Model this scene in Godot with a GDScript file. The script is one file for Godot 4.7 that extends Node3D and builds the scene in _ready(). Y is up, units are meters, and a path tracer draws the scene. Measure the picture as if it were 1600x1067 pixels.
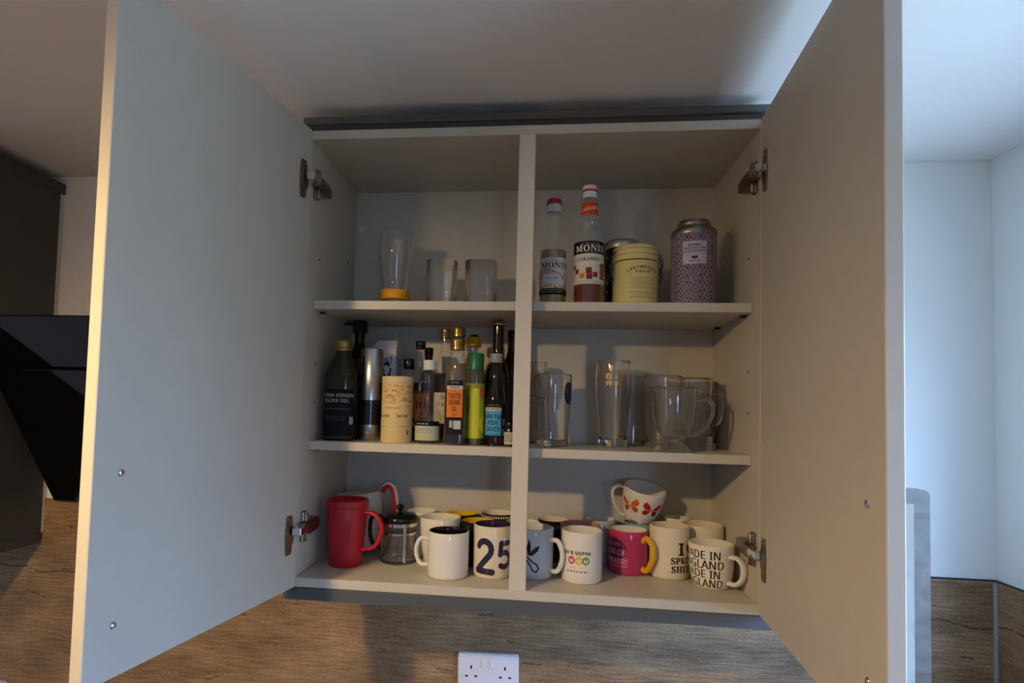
extends Node3D
# A two-door kitchen wall cabinet standing open: mugs on its floor, bottles and glasses on its shelves.
# Units are metres; y = 0 is the underside of the cabinet, z = 0 its front edge, the wall lies at z = -0.32.

const HALF := 0.432          # half the inner width
const TOP := 0.907
const BACK := -0.287
const WALL := -0.32
const CEIL := 0.958
const SHELF_UP := 0.5697
const SHELF_MID := 0.2813
const FLOOR_IN := 0.018
const RIGHT := 1.053
var M := {}
var taken := {}

func _ready() -> void:
	# camera: a shifted lens (the photograph is a crop)
	var cam := Camera3D.new()
	cam.name = "camera"
	cam.projection = Camera3D.PROJECTION_FRUSTUM
	cam.near = 0.05
	cam.far = 60.0
	cam.size = 1067.0 / 898.693 * 0.05
	cam.frustum_offset = Vector2(55.7087, 65.9262) / 898.693 * 0.05
	cam.transform = Transform3D(Basis(Vector3(0.993974, 0.026627, -0.106334), Vector3(-0.0217, 0.998648, 0.047232), Vector3(0.107448, -0.044639, 0.993208)), Vector3(0.031297, 0.354196, 1.093975))
	add_child(cam)
	cam.current = true
	# sky and exposure
	var we := WorldEnvironment.new()
	we.name = "world"
	var env := Environment.new()
	var sky := Sky.new()
	var sm := ProceduralSkyMaterial.new()
	sm.sky_top_color = Color(0.55, 0.72, 1.0)
	sm.sky_horizon_color = Color(0.66, 0.80, 1.0)
	sm.ground_bottom_color = Color(0.50, 0.58, 0.66)
	sm.ground_horizon_color = Color(0.58, 0.69, 0.82)
	sm.sky_energy_multiplier = SKY_E
	sm.ground_energy_multiplier = SKY_E
	sky.sky_material = sm
	env.background_mode = Environment.BG_SKY
	env.sky = sky
	env.tonemap_mode = Environment.TONE_MAPPER_LINEAR
	env.tonemap_exposure = 1.0
	env.sdfgi_enabled = true
	env.ssao_enabled = true
	env.ssil_enabled = true
	we.environment = env
	add_child(we)
	materials()
	# warm spotlights hung from the ceiling behind the camera: their shadows lie on the cabinet's back panel
	spotlight(Vector3(-0.73, 0.736, 1.10), Vector3(-0.585, -0.10, 0.69), LAMP_A, Color(1.0, 0.86, 0.62), "warm spotlight hanging from the ceiling nearest the open left door")
	spotlight(Vector3(-1.27, 0.736, 1.12), Vector3(-0.40, 0.40, 0.30), LAMP_B, Color(1.0, 0.78, 0.48), "warm spotlight hanging from the ceiling farther left towards the cooker hood")
	room()
	cabinet()
	left_side()
	wall_things()
	upper_shelf()
	middle_bottles()
	middle_glasses()
	lower_mugs()

const SKY_E := 3.6
const LAMP_A := 1.45
const LAMP_B := 0.19

# ------------------------------------------------------------------ naming

func numbered(called: String) -> String:
	var n: int = taken.get(called, 0)
	taken[called] = n + 1
	return called if n == 0 else "%s_%03d" % [called, n]

func tag(o: Node3D, label: String, category: String, group := "") -> Node3D:
	o.set_meta("label", label)
	o.set_meta("category", category)
	if group != "":
		o.set_meta("group", group)
	return o

func thing(called: String, label: String, category: String, at: Vector3, turn := 0.0, group := "") -> Node3D:
	var o := Node3D.new()
	o.name = numbered(called)
	add_child(o)
	o.position = at
	o.rotation.y = turn
	tag(o, label, category, group)
	return o

func part(called: String, mesh: Mesh, mat: Material, parent: Node3D, at := Vector3.ZERO, label := "") -> MeshInstance3D:
	var o := MeshInstance3D.new()
	o.name = called
	o.mesh = mesh
	o.material_override = mat
	parent.add_child(o, true)
	o.position = at
	if label != "":
		o.set_meta("label", label)
	return o

func struct(called: String, mesh: Mesh, mat: Material, at := Vector3.ZERO) -> MeshInstance3D:
	var o := part(called, mesh, mat, self, at)
	o.set_meta("kind", "structure")
	return o

# ------------------------------------------------------------------ mesh building

class MB:
	var v := PackedVector3Array()
	var n := PackedVector3Array()
	var t := PackedVector2Array()
	var ix := PackedInt32Array()
	func vert(p: Vector3, nn: Vector3, uv := Vector2.ZERO) -> int:
		v.append(p)
		n.append(nn)
		t.append(uv)
		return v.size() - 1
	func tri(a: int, b: int, c: int) -> void:
		var cr := (v[b] - v[a]).cross(v[c] - v[a])
		if cr.length_squared() < 1e-18:
			return
		if cr.dot(n[a] + n[b] + n[c]) > 0.0:
			ix.append_array([a, c, b])
		else:
			ix.append_array([a, b, c])
	func quad(a: int, b: int, c: int, d: int) -> void:
		tri(a, b, c)
		tri(a, c, d)
	func face(p: Array, nn: Vector3, uvs := []) -> void:
		var k := []
		for i in p.size():
			k.append(vert(p[i], nn, uvs[i] if uvs.size() else Vector2(p[i].x, -p[i].y)))
		for i in range(1, k.size() - 1):
			tri(k[0], k[i], k[i + 1])
	func add(o: MB, x := Transform3D()) -> MB:
		var base := v.size()
		for i in o.v.size():
			v.append(x * o.v[i])
			n.append((x.basis * o.n[i]).normalized())
			t.append(o.t[i])
		for i in o.ix:
			ix.append(base + i)
		return self
	func mesh() -> ArrayMesh:
		var a := []
		a.resize(Mesh.ARRAY_MAX)
		a[Mesh.ARRAY_VERTEX] = v
		a[Mesh.ARRAY_NORMAL] = n
		a[Mesh.ARRAY_TEX_UV] = t
		a[Mesh.ARRAY_INDEX] = ix
		var m := ArrayMesh.new()
		m.add_surface_from_arrays(Mesh.PRIMITIVE_TRIANGLES, a)
		return m

# box with chamfered edges between two corners
func box(lo: Vector3, hi: Vector3, b := 0.0008) -> MB:
	var m := MB.new()
	b = minf(b, 0.45 * minf(hi.x - lo.x, minf(hi.y - lo.y, hi.z - lo.z)))
	var c := (lo + hi) / 2.0
	var h := (hi - lo) / 2.0
	var corner := {}
	for sx in [-1, 1]:
		for sy in [-1, 1]:
			for sz in [-1, 1]:
				var s := Vector3(sx, sy, sz)
				for ax in 3:
					var q := h - Vector3(b, b, b)
					q[ax] = h[ax]
					corner[[sx, sy, sz, ax]] = c + s * q
	for ax in 3:
		var u := (ax + 1) % 3
		var w := (ax + 2) % 3
		for s in [-1, 1]:
			var nn := Vector3.ZERO
			nn[ax] = s
			var pts := []
			for k in [[-1, -1], [1, -1], [1, 1], [-1, 1]]:
				var key := [0, 0, 0, ax]
				key[ax] = s
				key[u] = k[0]
				key[w] = k[1]
				pts.append(corner[key])
			var uvs := []
			for p in pts:
				uvs.append(Vector2(p.x, -p.y) if ax == 2 else (Vector2(p.z, -p.y) if ax == 0 else Vector2(p.x, p.z)))
			m.face(pts, nn, uvs)
		# the four edges along this axis
		for su in [-1, 1]:
			for sw in [-1, 1]:
				var e := []
				for k in [[-1, u], [1, u], [1, w], [-1, w]]:
					var key := [0, 0, 0, k[1]]
					key[ax] = k[0]
					key[u] = su
					key[w] = sw
					e.append(corner[key])
				var nn := Vector3.ZERO
				nn[u] = su
				nn[w] = sw
				m.face(e, nn.normalized())
	for sx in [-1, 1]:
		for sy in [-1, 1]:
			for sz in [-1, 1]:
				m.face([corner[[sx, sy, sz, 0]], corner[[sx, sy, sz, 1]], corner[[sx, sy, sz, 2]]], Vector3(sx, sy, sz).normalized())
	return m

# surface of revolution; profile of (radius, height); sq > 2 squares the cross-section; uv v runs 1..0 from y0 to y1
func lathe(pr: Array, segs := 40, sq := 2.0, y0 := 0.0, y1 := 1.0) -> MB:
	var m := MB.new()
	var sn := []
	for i in pr.size() - 1:
		var d: Vector2 = pr[i + 1] - pr[i]
		sn.append(Vector2(d.y, -d.x).normalized() if d.length() > 1e-9 else Vector2(0, 1))
	for i in pr.size() - 1:
		var na: Vector2 = sn[i]
		var nb: Vector2 = sn[i]
		if i > 0 and sn[i - 1].dot(sn[i]) > 0.72:
			na = (sn[i - 1] + sn[i]).normalized()
		if i < pr.size() - 2 and sn[i + 1].dot(sn[i]) > 0.72:
			nb = (sn[i + 1] + sn[i]).normalized()
		var p: Vector2 = pr[i]
		var q: Vector2 = pr[i + 1]
		var base := m.v.size()
		for k in segs + 1:
			var u := float(k) / segs
			var a := (u - 0.5) * TAU
			var s := sin(a)
			var c := cos(a)
			var f := 1.0
			var side := Vector3(s, 0, c)
			if sq > 2.0:
				f = pow(pow(absf(s), sq) + pow(absf(c), sq), -1.0 / sq)
				side = Vector3(signf(s) * pow(absf(s * f), sq - 1.0), 0, signf(c) * pow(absf(c * f), sq - 1.0)).normalized()
			m.vert(Vector3(s * p.x * f, p.y, c * p.x * f), (side * na.x + Vector3(0, na.y, 0)).normalized(), Vector2(u, 1.0 - (p.y - y0) / (y1 - y0)))
			m.vert(Vector3(s * q.x * f, q.y, c * q.x * f), (side * nb.x + Vector3(0, nb.y, 0)).normalized(), Vector2(u, 1.0 - (q.y - y0) / (y1 - y0)))
		for k in segs:
			var o := base + 2 * k
			m.quad(o, o + 1, o + 3, o + 2)
	return m

# a patch wrapped round a lathed thing: angles in degrees from the front (+x is +90), heights, radius at bottom and top
func patch(r0: float, r1: float, y0: float, y1: float, a0: float, a1: float, segs := 16, sq := 2.0) -> MB:
	var m := MB.new()
	for k in segs + 1:
		var u := float(k) / segs
		var a := deg_to_rad(lerpf(a0, a1, u))
		var s := sin(a)
		var c := cos(a)
		var f := 1.0
		var side := Vector3(s, 0, c)
		if sq > 2.0:
			f = pow(pow(absf(s), sq) + pow(absf(c), sq), -1.0 / sq)
			side = Vector3(signf(s) * pow(absf(s * f), sq - 1.0), 0, signf(c) * pow(absf(c * f), sq - 1.0)).normalized()
		m.vert(Vector3(s * r0 * f, y0, c * r0 * f), side, Vector2(u, 1))
		m.vert(Vector3(s * r1 * f, y1, c * r1 * f), side, Vector2(u, 0))
	for k in segs:
		m.quad(2 * k, 2 * k + 1, 2 * k + 3, 2 * k + 2)
	return m

func smooth_path(pts: Array, per := 6) -> Array:
	var out := []
	for i in pts.size() - 1:
		var a: Vector3 = pts[maxi(i - 1, 0)]
		var b: Vector3 = pts[i]
		var c: Vector3 = pts[i + 1]
		var d: Vector3 = pts[mini(i + 2, pts.size() - 1)]
		for k in per:
			out.append(b.cubic_interpolate(c, a, d, float(k) / per))
	out.append(pts[-1])
	return out

# a tube along a path lying in a plane: radius a in the plane, b across it; ends tapered shut
func tube(pts: Array, across: Vector3, a: float, b: float, segs := 12, taper := []) -> MB:
	var m := MB.new()
	var n := pts.size()
	for i in n:
		var t: Vector3 = (pts[mini(i + 1, n - 1)] - pts[maxi(i - 1, 0)]).normalized()
		var u := across.cross(t).normalized()
		var w := t.cross(u)
		var k: float = 1.0 if taper.is_empty() else lerpf(taper[0], taper[1], float(i) / (n - 1))
		for j in segs + 1:
			var g := TAU * j / segs
			m.vert(pts[i] + u * cos(g) * a * k + w * sin(g) * b * k, (u * cos(g) / a + w * sin(g) / b).normalized(), Vector2(float(j) / segs, float(i) / (n - 1)))
	for i in n - 1:
		for j in segs:
			var o := i * (segs + 1) + j
			m.quad(o, o + 1, o + segs + 2, o + segs + 1)
	for e in [0, n - 1]:
		var t: Vector3 = (pts[0] - pts[1]).normalized() if e == 0 else (pts[n - 1] - pts[n - 2]).normalized()
		var c := m.vert(pts[e], t)
		var ring := []
		for j in segs + 1:
			ring.append(m.vert(m.v[e * (segs + 1) + j], t))
		for j in segs:
			m.tri(c, ring[j], ring[j + 1])
	return m

# a polygon in the xy plane made solid from z0 to z1
func solid(poly: PackedVector2Array, z0: float, z1: float) -> MB:
	var m := MB.new()
	var ids := Geometry2D.triangulate_polygon(poly)
	for z in [z0, z1]:
		var nn := Vector3(0, 0, 1 if z == z1 else -1)
		var base := m.v.size()
		for p in poly:
			m.vert(Vector3(p.x, p.y, z), nn, Vector2(p.x, -p.y))
		for i in range(0, ids.size(), 3):
			m.tri(base + ids[i], base + ids[i + 1], base + ids[i + 2])
	var cw := 1.0 if Geometry2D.is_polygon_clockwise(poly) else -1.0
	for i in poly.size():
		var p := poly[i]
		var q := poly[(i + 1) % poly.size()]
		var d := (q - p).normalized()
		m.face([Vector3(p.x, p.y, z0), Vector3(q.x, q.y, z0), Vector3(q.x, q.y, z1), Vector3(p.x, p.y, z1)], Vector3(-d.y, d.x, 0) * cw)
	return m

func rounded(w: float, h: float, r: float, per := 5) -> PackedVector2Array:
	var p := PackedVector2Array()
	for k in [[1, 1, 0], [-1, 1, 90], [-1, -1, 180], [1, -1, 270]]:
		for i in per + 1:
			var a := deg_to_rad(k[2] + 90.0 * i / per)
			p.append(Vector2(k[0] * (w / 2 - r) + cos(a) * r, k[1] * (h / 2 - r) + sin(a) * r))
	return p

func ball(r: float, squash := 1.0, segs := 16) -> MB:
	var pr := []
	for i in 13:
		var a := -PI / 2 + PI * i / 12
		pr.append(Vector2(maxf(cos(a), 0.0) * r, sin(a) * r * squash))
	return lathe(pr, segs)

# ------------------------------------------------------------------ print: pictures of flat ink

class Ink:
	var im: Image
	var w: int
	var h: int
	var cache := {}
	func _init(width: int, height: int, ground: Color) -> void:
		w = width
		h = height
		im = Image.create_empty(2 * w, 2 * h, false, Image.FORMAT_RGB8)
		im.fill(ground)
	func span(y: int, x0: float, x1: float, c: Color) -> void:
		var a := int(round(x0))
		var b := int(round(x1))
		if b > a:
			im.fill_rect(Rect2i(a, y, b - a, 1), c)
	func rect(x: float, y: float, ww: float, hh: float, c: Color) -> void:
		im.fill_rect(Rect2i(int(2 * x), int(2 * y), maxi(1, int(2 * ww)), maxi(1, int(2 * hh))), c)
	func poly(p: Array, c: Color) -> void:
		var lo := 1e9
		var hi := -1e9
		for q in p:
			lo = minf(lo, q.y * 2)
			hi = maxf(hi, q.y * 2)
		for y in range(maxi(0, int(floor(lo))), mini(2 * h - 1, int(ceil(hi))) + 1):
			var xs := []
			var yy := y + 0.5
			for i in p.size():
				var a: Vector2 = p[i] * 2
				var b: Vector2 = p[(i + 1) % p.size()] * 2
				if (a.y <= yy) != (b.y <= yy):
					xs.append(a.x + (yy - a.y) / (b.y - a.y) * (b.x - a.x))
			xs.sort()
			for i in range(0, xs.size() - 1, 2):
				span(y, xs[i], xs[i + 1], c)
	func disc(x: float, y: float, r: float, c: Color, ry := -1.0) -> void:
		var p := []
		for i in 28:
			p.append(Vector2(x + cos(TAU * i / 28) * r, y + sin(TAU * i / 28) * (r if ry < 0 else ry)))
		poly(p, c)
	func line(p: Array, t: float, c: Color) -> void:
		for i in p.size() - 1:
			var d: Vector2 = (p[i + 1] - p[i]).normalized().orthogonal() * t / 2
			poly([p[i] + d, p[i + 1] + d, p[i + 1] - d, p[i] - d], c)
			disc(p[i + 1].x, p[i + 1].y, t / 2, c)
		disc(p[0].x, p[0].y, t / 2, c)
	func glyphs(s: String, face: String, bold: bool) -> Array:
		var key := s + face + str(bold)
		if not cache.has(key):
			var f := SystemFont.new()
			f.font_names = PackedStringArray([face])
			f.font_weight = 700 if bold else 400
			var t := TextMesh.new()
			t.font = f
			t.font_size = 64
			t.pixel_size = 1.0 / 64
			t.depth = 0.0
			t.text = s
			var a := t.get_mesh_arrays()
			cache[key] = [a[Mesh.ARRAY_VERTEX], a[Mesh.ARRAY_INDEX]]
		return cache[key]
	# text centred on x, y; size is the em in pixels; wide stretches it, turn in degrees
	func text(s: String, x: float, y: float, size: float, c: Color, face := "Droid Sans", bold := false, wide := 1.0, turn := 0.0) -> void:
		var g := glyphs(s, face, bold)
		var at := Transform2D(deg_to_rad(turn), Vector2(x, y))
		var vs: PackedVector3Array = g[0]
		var id: PackedInt32Array = g[1] if g[1] != null and g[1].size() else PackedInt32Array(range(vs.size()))
		for i in range(0, id.size(), 3):
			var p := []
			for k in 3:
				var q := vs[id[i + k]]
				p.append(at * Vector2(q.x * size * wide, -q.y * size))
			poly(p, c)
	func arch(s: String, x: float, y: float, r: float, step: float, size: float, c: Color, face := "Droid Sans", bold := false) -> void:
		for i in s.length():
			var a := (i - (s.length() - 1) / 2.0) * step
			text(s[i], x + sin(deg_to_rad(a)) * r, y + r - cos(deg_to_rad(a)) * r, size, c, face, bold, 1.0, a)
	# rows of small print too small to read in the photograph
	func small(x: float, y: float, ww: float, rows: int, gap: float, t: float, c: Color, seed_ := 1) -> void:
		var rng := RandomNumberGenerator.new()
		rng.seed = seed_
		for r in rows:
			var half := ww / 2 * rng.randf_range(0.7, 1.0)
			var at := x - half
			while at < x + half:
				var l := rng.randf_range(2.5, 8.0) * t / 1.5
				rect(at, y + r * gap, minf(l, x + half - at), t, c)
				at += l + 1.3 * t
	func tex() -> ImageTexture:
		im.resize(w, h, Image.INTERPOLATE_BILINEAR)
		return ImageTexture.create_from_image(im)

func col(r: int, g: int, b: int) -> Color:
	return Color(r / 255.0, g / 255.0, b / 255.0)

func mat(c: Color, rough := 0.5, metal := 0.0, name_ := "") -> StandardMaterial3D:
	var m := StandardMaterial3D.new()
	m.albedo_color = c
	m.roughness = rough
	m.metallic = metal
	m.resource_name = name_
	return m

func printed(t: Texture2D, rough := 0.45) -> StandardMaterial3D:
	var m := mat(Color.WHITE, rough)
	m.albedo_texture = t
	m.metallic_specular = 0.5 if rough < 0.2 else 0.28
	return m

func noise_tex(freq: float, lo: Color, hi: Color, size := 256, normal := false, bump := 1.0) -> NoiseTexture2D:
	var n := FastNoiseLite.new()
	n.seed = 11
	n.frequency = freq
	n.fractal_octaves = 4
	var t := NoiseTexture2D.new()
	t.width = size
	t.height = size
	t.seamless = true
	t.noise = n
	if normal:
		t.as_normal_map = true
		t.bump_strength = bump
	else:
		var g := Gradient.new()
		g.set_color(0, lo)
		g.set_color(1, hi)
		t.color_ramp = g
	return t

func materials() -> void:
	M.board = mat(col(204, 197, 183), 0.42, 0.0, "board")          # pale melamine of the cabinet
	M.board.albedo_texture = noise_tex(0.02, Color(0.985, 0.985, 0.985), Color(1, 1, 1))
	M.board.uv1_triplanar = true
	M.board.uv1_scale = Vector3(3, 3, 3)
	M.edge = mat(col(212, 205, 192), 0.4, 0.0, "edging")
	M.gloss_grey = mat(col(88, 90, 92), 0.22, 0.0, "grey_gloss")
	M.charcoal = mat(col(62, 63, 64), 0.38, 0.0, "charcoal")
	M.wall = mat(col(236, 236, 232), 0.85, 0.0, "wall_paint")
	M.ceiling = mat(col(240, 240, 237), 0.9, 0.0, "ceiling_paint")
	M.floor = mat(col(168, 138, 104), 0.5, 0.0, "floor_tile")
	M.frame = mat(col(236, 236, 234), 0.35, 0.0, "window_frame")
	M.nickel = mat(col(140, 132, 122), 0.34, 1.0, "nickel")
	M.steel = mat(col(186, 187, 183), 0.30, 1.0, "brushed_steel")
	M.steel.roughness_texture = noise_tex(0.03, Color(0.55, 0.55, 0.55), Color(1, 1, 1))
	M.steel.uv1_triplanar = true
	M.steel.uv1_scale = Vector3(6, 6, 6)
	M.steel.roughness = 0.5
	M.turned = mat(col(176, 176, 178), 0.24, 1.0, "turned_steel")
	M.turned.anisotropy_enabled = true
	M.turned.anisotropy = 0.75
	M.chrome = mat(col(225, 225, 226), 0.08, 1.0, "chrome")
	M.dark_metal = mat(col(70, 66, 62), 0.3, 0.9, "dark_metal")
	M.black = mat(col(14, 14, 15), 0.18, 0.0, "black_plastic")
	M.black_matt = mat(col(16, 16, 17), 0.6, 0.0, "black_matt")
	M.black_glass = mat(col(5, 5, 6), 0.05, 0.0, "black_glass")
	M.hole = mat(col(20, 18, 16), 0.9, 0.0, "dark_hole")
	M.white_plastic = mat(col(228, 228, 230), 0.25, 0.0, "white_plastic")
	M.white = mat(col(232, 228, 220), 0.08, 0.0, "white_glaze")
	M.cream = mat(col(228, 218, 196), 0.08, 0.0, "cream_glaze")
	M.gold = mat(col(172, 142, 82), 0.28, 0.9, "gold_cap")
	var g := mat(Color(1, 1, 1, 0.02), 0.0, 0.0, "clear_glass")
	g.transparency = BaseMaterial3D.TRANSPARENCY_ALPHA
	g.refraction_enabled = true
	g.refraction_scale = 0.05
	M.glass = g
	var s := mat(Color(0.96, 0.98, 0.97, 0.012), 0.06, 0.0, "thin_glass")
	s.transparency = BaseMaterial3D.TRANSPARENCY_ALPHA
	M.thin = s

# ------------------------------------------------------------------ light

func spotlight(at: Vector3, aim: Vector3, energy: float, warm: Color, label: String) -> void:
	var t := thing("ceiling_spotlight", label, "lamp", at)
	var d := (aim - at).normalized()
	var b := Basis.looking_at(d, Vector3.UP) * Basis(Vector3.RIGHT, -PI / 2)   # local +y points at the aim
	var head := part("head", lathe([Vector2(0, -0.062), Vector2(0.022, -0.06), Vector2(0.034, -0.02), Vector2(0.036, -0.006), Vector2(0.033, -0.006), Vector2(0.031, -0.014), Vector2(0, -0.014)], 24).mesh(), M.steel, t)
	head.basis = b
	var glow := mat(warm, 0.4, 0.0, "lamp_glow")
	glow.emission_enabled = true
	glow.emission = warm
	glow.emission_energy_multiplier = 25.0
	var bulb := part("bulb", lathe([Vector2(0, -0.012), Vector2(0.022, -0.012), Vector2(0.022, -0.008), Vector2(0, -0.008)], 20).mesh(), glow, t)
	bulb.basis = b
	part("stem", lathe([Vector2(0.006, 0.03), Vector2(0.006, CEIL - at.y - 0.012)], 12).mesh(), M.steel, t)
	part("rose", lathe([Vector2(0, CEIL - at.y - 0.014), Vector2(0.045, CEIL - at.y - 0.012), Vector2(0.045, CEIL - at.y), Vector2(0, CEIL - at.y)], 24).mesh(), M.steel, t)
	var l := SpotLight3D.new()
	l.name = "warm_light"
	t.add_child(l)
	l.position = d * 0.004
	l.basis = Basis.looking_at(d, Vector3.UP)
	l.light_color = warm
	l.light_energy = energy
	l.light_size = 0.022
	l.spot_angle = 75.0
	l.spot_angle_attenuation = 1.0
	l.spot_range = 8.0
	l.spot_attenuation = 2.0
	l.shadow_enabled = true

# ------------------------------------------------------------------ the room

func wood() -> void:
	# laminate with a rough-sawn grey-brown oak print: 2.6 m x 0.65 m to a picture
	var w := 2048
	var h := 512
	var n1 := FastNoiseLite.new()
	n1.seed = 3
	n1.frequency = 0.012
	n1.fractal_octaves = 4
	var n2 := FastNoiseLite.new()
	n2.seed = 8
	n2.frequency = 0.11
	n2.fractal_octaves = 3
	var n4 := FastNoiseLite.new()
	n4.seed = 40
	n4.frequency = 0.16
	n4.fractal_octaves = 3
	var n3 := FastNoiseLite.new()
	n3.seed = 21
	n3.frequency = 0.006
	var colour := Image.create_empty(w, h, false, Image.FORMAT_RGB8)
	var relief := Image.create_empty(w, h, false, Image.FORMAT_RGB8)
	for y in h:
		for x in w:
			var bend := n3.get_noise_2d(x, y * 2.0) * 12.0
			var a := n1.get_noise_2d(x * 0.35, y * 0.9 + bend)
			var b := n2.get_noise_2d(x * 0.11, y * 2.3 + bend)
			var d := n4.get_noise_2d(x * 0.8, y * 1.8)
			var k := 0.5 + 0.42 * a + 0.46 * b + 0.28 * d
			var fine := clampf(k, 0.0, 1.0)
			var c := col(98, 76, 51).lerp(col(184, 151, 109), fine)
			var r := clampf(0.5 + 0.4 * b + 0.3 * d, 0.0, 1.0)
			colour.set_pixel(x, y, c)
			relief.set_pixel(x, y, Color(r, r, r))
	var rng := RandomNumberGenerator.new()
	rng.seed = 77
	var dark := col(34, 27, 22)
	for k in 46:                                                        # short splits
		var x := rng.randf_range(0, w)
		var y := rng.randf_range(10, h - 10)
		var dy := rng.randf_range(-0.5, 0.6)
		for i in rng.randi_range(8, 34):
			x += 1
			y += dy * rng.randf()
			for t in rng.randi_range(1, 2):
				if x < w and y + t < h and y >= 0:
					colour.set_pixel(int(x), int(y) + t, dark)
					relief.set_pixel(int(x), int(y) + t, Color.BLACK)
	var yy := 95.0 / 650 * h
	for x in w:                                                         # the long split
		yy += rng.randf_range(-0.5, 0.5) + (95.0 / 650 * h + 5.0 * sin(x * 0.021) + 3.0 * sin(x * 0.06) - yy) * 0.2
		var th := 2 if n1.get_noise_2d(x * 2.0, 900) > -0.25 else 1
		for t in th:
			colour.set_pixel(x, int(yy) + t, dark)
			relief.set_pixel(x, int(yy) + t, Color.BLACK)
	var m := mat(Color.WHITE, 0.55, 0.0, "oak_laminate")
	m.albedo_texture = ImageTexture.create_from_image(colour)
	m.heightmap_enabled = true
	m.heightmap_texture = ImageTexture.create_from_image(relief)
	m.heightmap_scale = 0.06
	m.uv1_scale = Vector3(1 / 2.6, 1 / 0.65, 1)
	m.uv1_offset = Vector3(0.5, 0, 0)
	M.wood = m

func room() -> void:
	var t := 0.12
	struct("wall_back", box(Vector3(-2.4, -1.4, WALL - t), Vector3(RIGHT + t, CEIL, WALL), 0.001).mesh(), M.wall)
	struct("wall_left", box(Vector3(-2.4 - t, -1.4, WALL - t), Vector3(-2.4, CEIL, 3.2 + t), 0.001).mesh(), M.wall)
	# the wall behind the camera, with a narrow window towards its right
	var gx0 := 0.58
	var gx1 := 0.95
	var gy0 := -0.10
	var gy1 := 0.62
	var f := MB.new()
	f.add(box(Vector3(-2.4, -1.4, 3.2), Vector3(gx0, CEIL, 3.2 + t), 0.0))
	f.add(box(Vector3(gx1, -1.4, 3.2), Vector3(RIGHT + t, CEIL, 3.2 + t), 0.0))
	f.add(box(Vector3(gx0, gy1, 3.2), Vector3(gx1, CEIL, 3.2 + t), 0.0))
	f.add(box(Vector3(gx0, -1.4, 3.2), Vector3(gx1, gy0, 3.2 + t), 0.0))
	struct("wall_front", f.mesh(), M.wall)
	var gd := MB.new()
	gd.add(box(Vector3(gx0, gy0, 3.25), Vector3(gx0 + 0.05, gy1, 3.30), 0.003))
	gd.add(box(Vector3(gx1 - 0.05, gy0, 3.25), Vector3(gx1, gy1, 3.30), 0.003))
	gd.add(box(Vector3(gx0 + 0.05, gy1 - 0.05, 3.25), Vector3(gx1 - 0.05, gy1, 3.30), 0.003))
	gd.add(box(Vector3(gx0 + 0.05, gy0, 3.25), Vector3(gx1 - 0.05, gy0 + 0.05, 3.30), 0.003))
	struct("window_2", gd.mesh(), M.frame)
	struct("ceiling", box(Vector3(-2.4 - t, CEIL, WALL - t), Vector3(RIGHT + t, CEIL + t, 3.2 + t), 0.001).mesh(), M.ceiling)
	struct("floor", box(Vector3(-2.4 - t, -1.4 - t, WALL - t), Vector3(RIGHT + t, -1.4, 3.2 + t), 0.001).mesh(), M.floor)
	# the right wall, with the window that the daylight comes through (outside the frame, to the right)
	var z0 := 0.04
	var z1 := 1.00
	var y0 := -0.22
	var y1 := 0.62
	var m := MB.new()
	m.add(box(Vector3(RIGHT, -1.4, WALL), Vector3(RIGHT + t, CEIL, z0), 0.001))
	m.add(box(Vector3(RIGHT, -1.4, z1), Vector3(RIGHT + t, CEIL, 3.2), 0.001))
	m.add(box(Vector3(RIGHT, -1.4, z0), Vector3(RIGHT + t, y0, z1), 0.0))
	m.add(box(Vector3(RIGHT, y1, z0), Vector3(RIGHT + t, CEIL, z1), 0.0))
	struct("wall_right", m.mesh(), M.wall)
	var fr := MB.new()
	var x0 := RIGHT + 0.05
	var x1 := RIGHT + 0.10
	fr.add(box(Vector3(x0, y0, z0), Vector3(x1, y0 + 0.05, z1), 0.003))
	fr.add(box(Vector3(x0, y1 - 0.05, z0), Vector3(x1, y1, z1), 0.003))
	for z in [z0, (z0 + z1) / 2 - 0.025, z1 - 0.05]:
		fr.add(box(Vector3(x0, y0 + 0.05, z), Vector3(x1, y1 - 0.05, z + 0.05), 0.003))
	struct("window_1", fr.mesh(), M.frame)
	# laminate splashback
	wood()
	var y := 0.003
	# one sheet along the back wall, cut higher beside the cabinet, behind the cooker hood
	var b := solid(PackedVector2Array([Vector2(-2.4, -0.62), Vector2(RIGHT - 0.004, -0.62), Vector2(RIGHT - 0.004, y), Vector2(-0.458, y), Vector2(-0.458, 0.088), Vector2(-2.4, 0.088)]), WALL + 0.0004, WALL + 0.006)
	tag(part(numbered("splashback_panel"), b.mesh(), M.wood, self), "long rough-grained wood splashback panel along the back wall below cabinet and hood", "splashback")
	var r := box(Vector3(RIGHT - 0.006, -0.62, WALL + 0.004), Vector3(RIGHT, y, 0.035), 0.0005)
	tag(part(numbered("splashback_panel"), r.mesh(), M.wood, self), "wood splashback panel on the right wall past the pale corner strip", "splashback")
	# the pale strip in the corner, and the dark bead along the top of the laminate
	struct("trim_1", box(Vector3(RIGHT - 0.013, -0.62, WALL + 0.006), Vector3(RIGHT - 0.006, y - 0.002, WALL + 0.013), 0.001).mesh(), mat(col(176, 178, 180), 0.35, 0.3, "alu_strip"))
	var seal := mat(col(30, 32, 38), 0.5, 0.0, "dark_bead")
	struct("trim_2", box(Vector3(-0.457, y, WALL), Vector3(RIGHT, y + 0.0035, WALL + 0.006), 0.0008).mesh(), seal)
	struct("trim_3", box(Vector3(RIGHT - 0.006, y, WALL + 0.006), Vector3(RIGHT, y + 0.0035, 0.035), 0.0008).mesh(), seal)

# ------------------------------------------------------------------ the open cabinet

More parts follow.
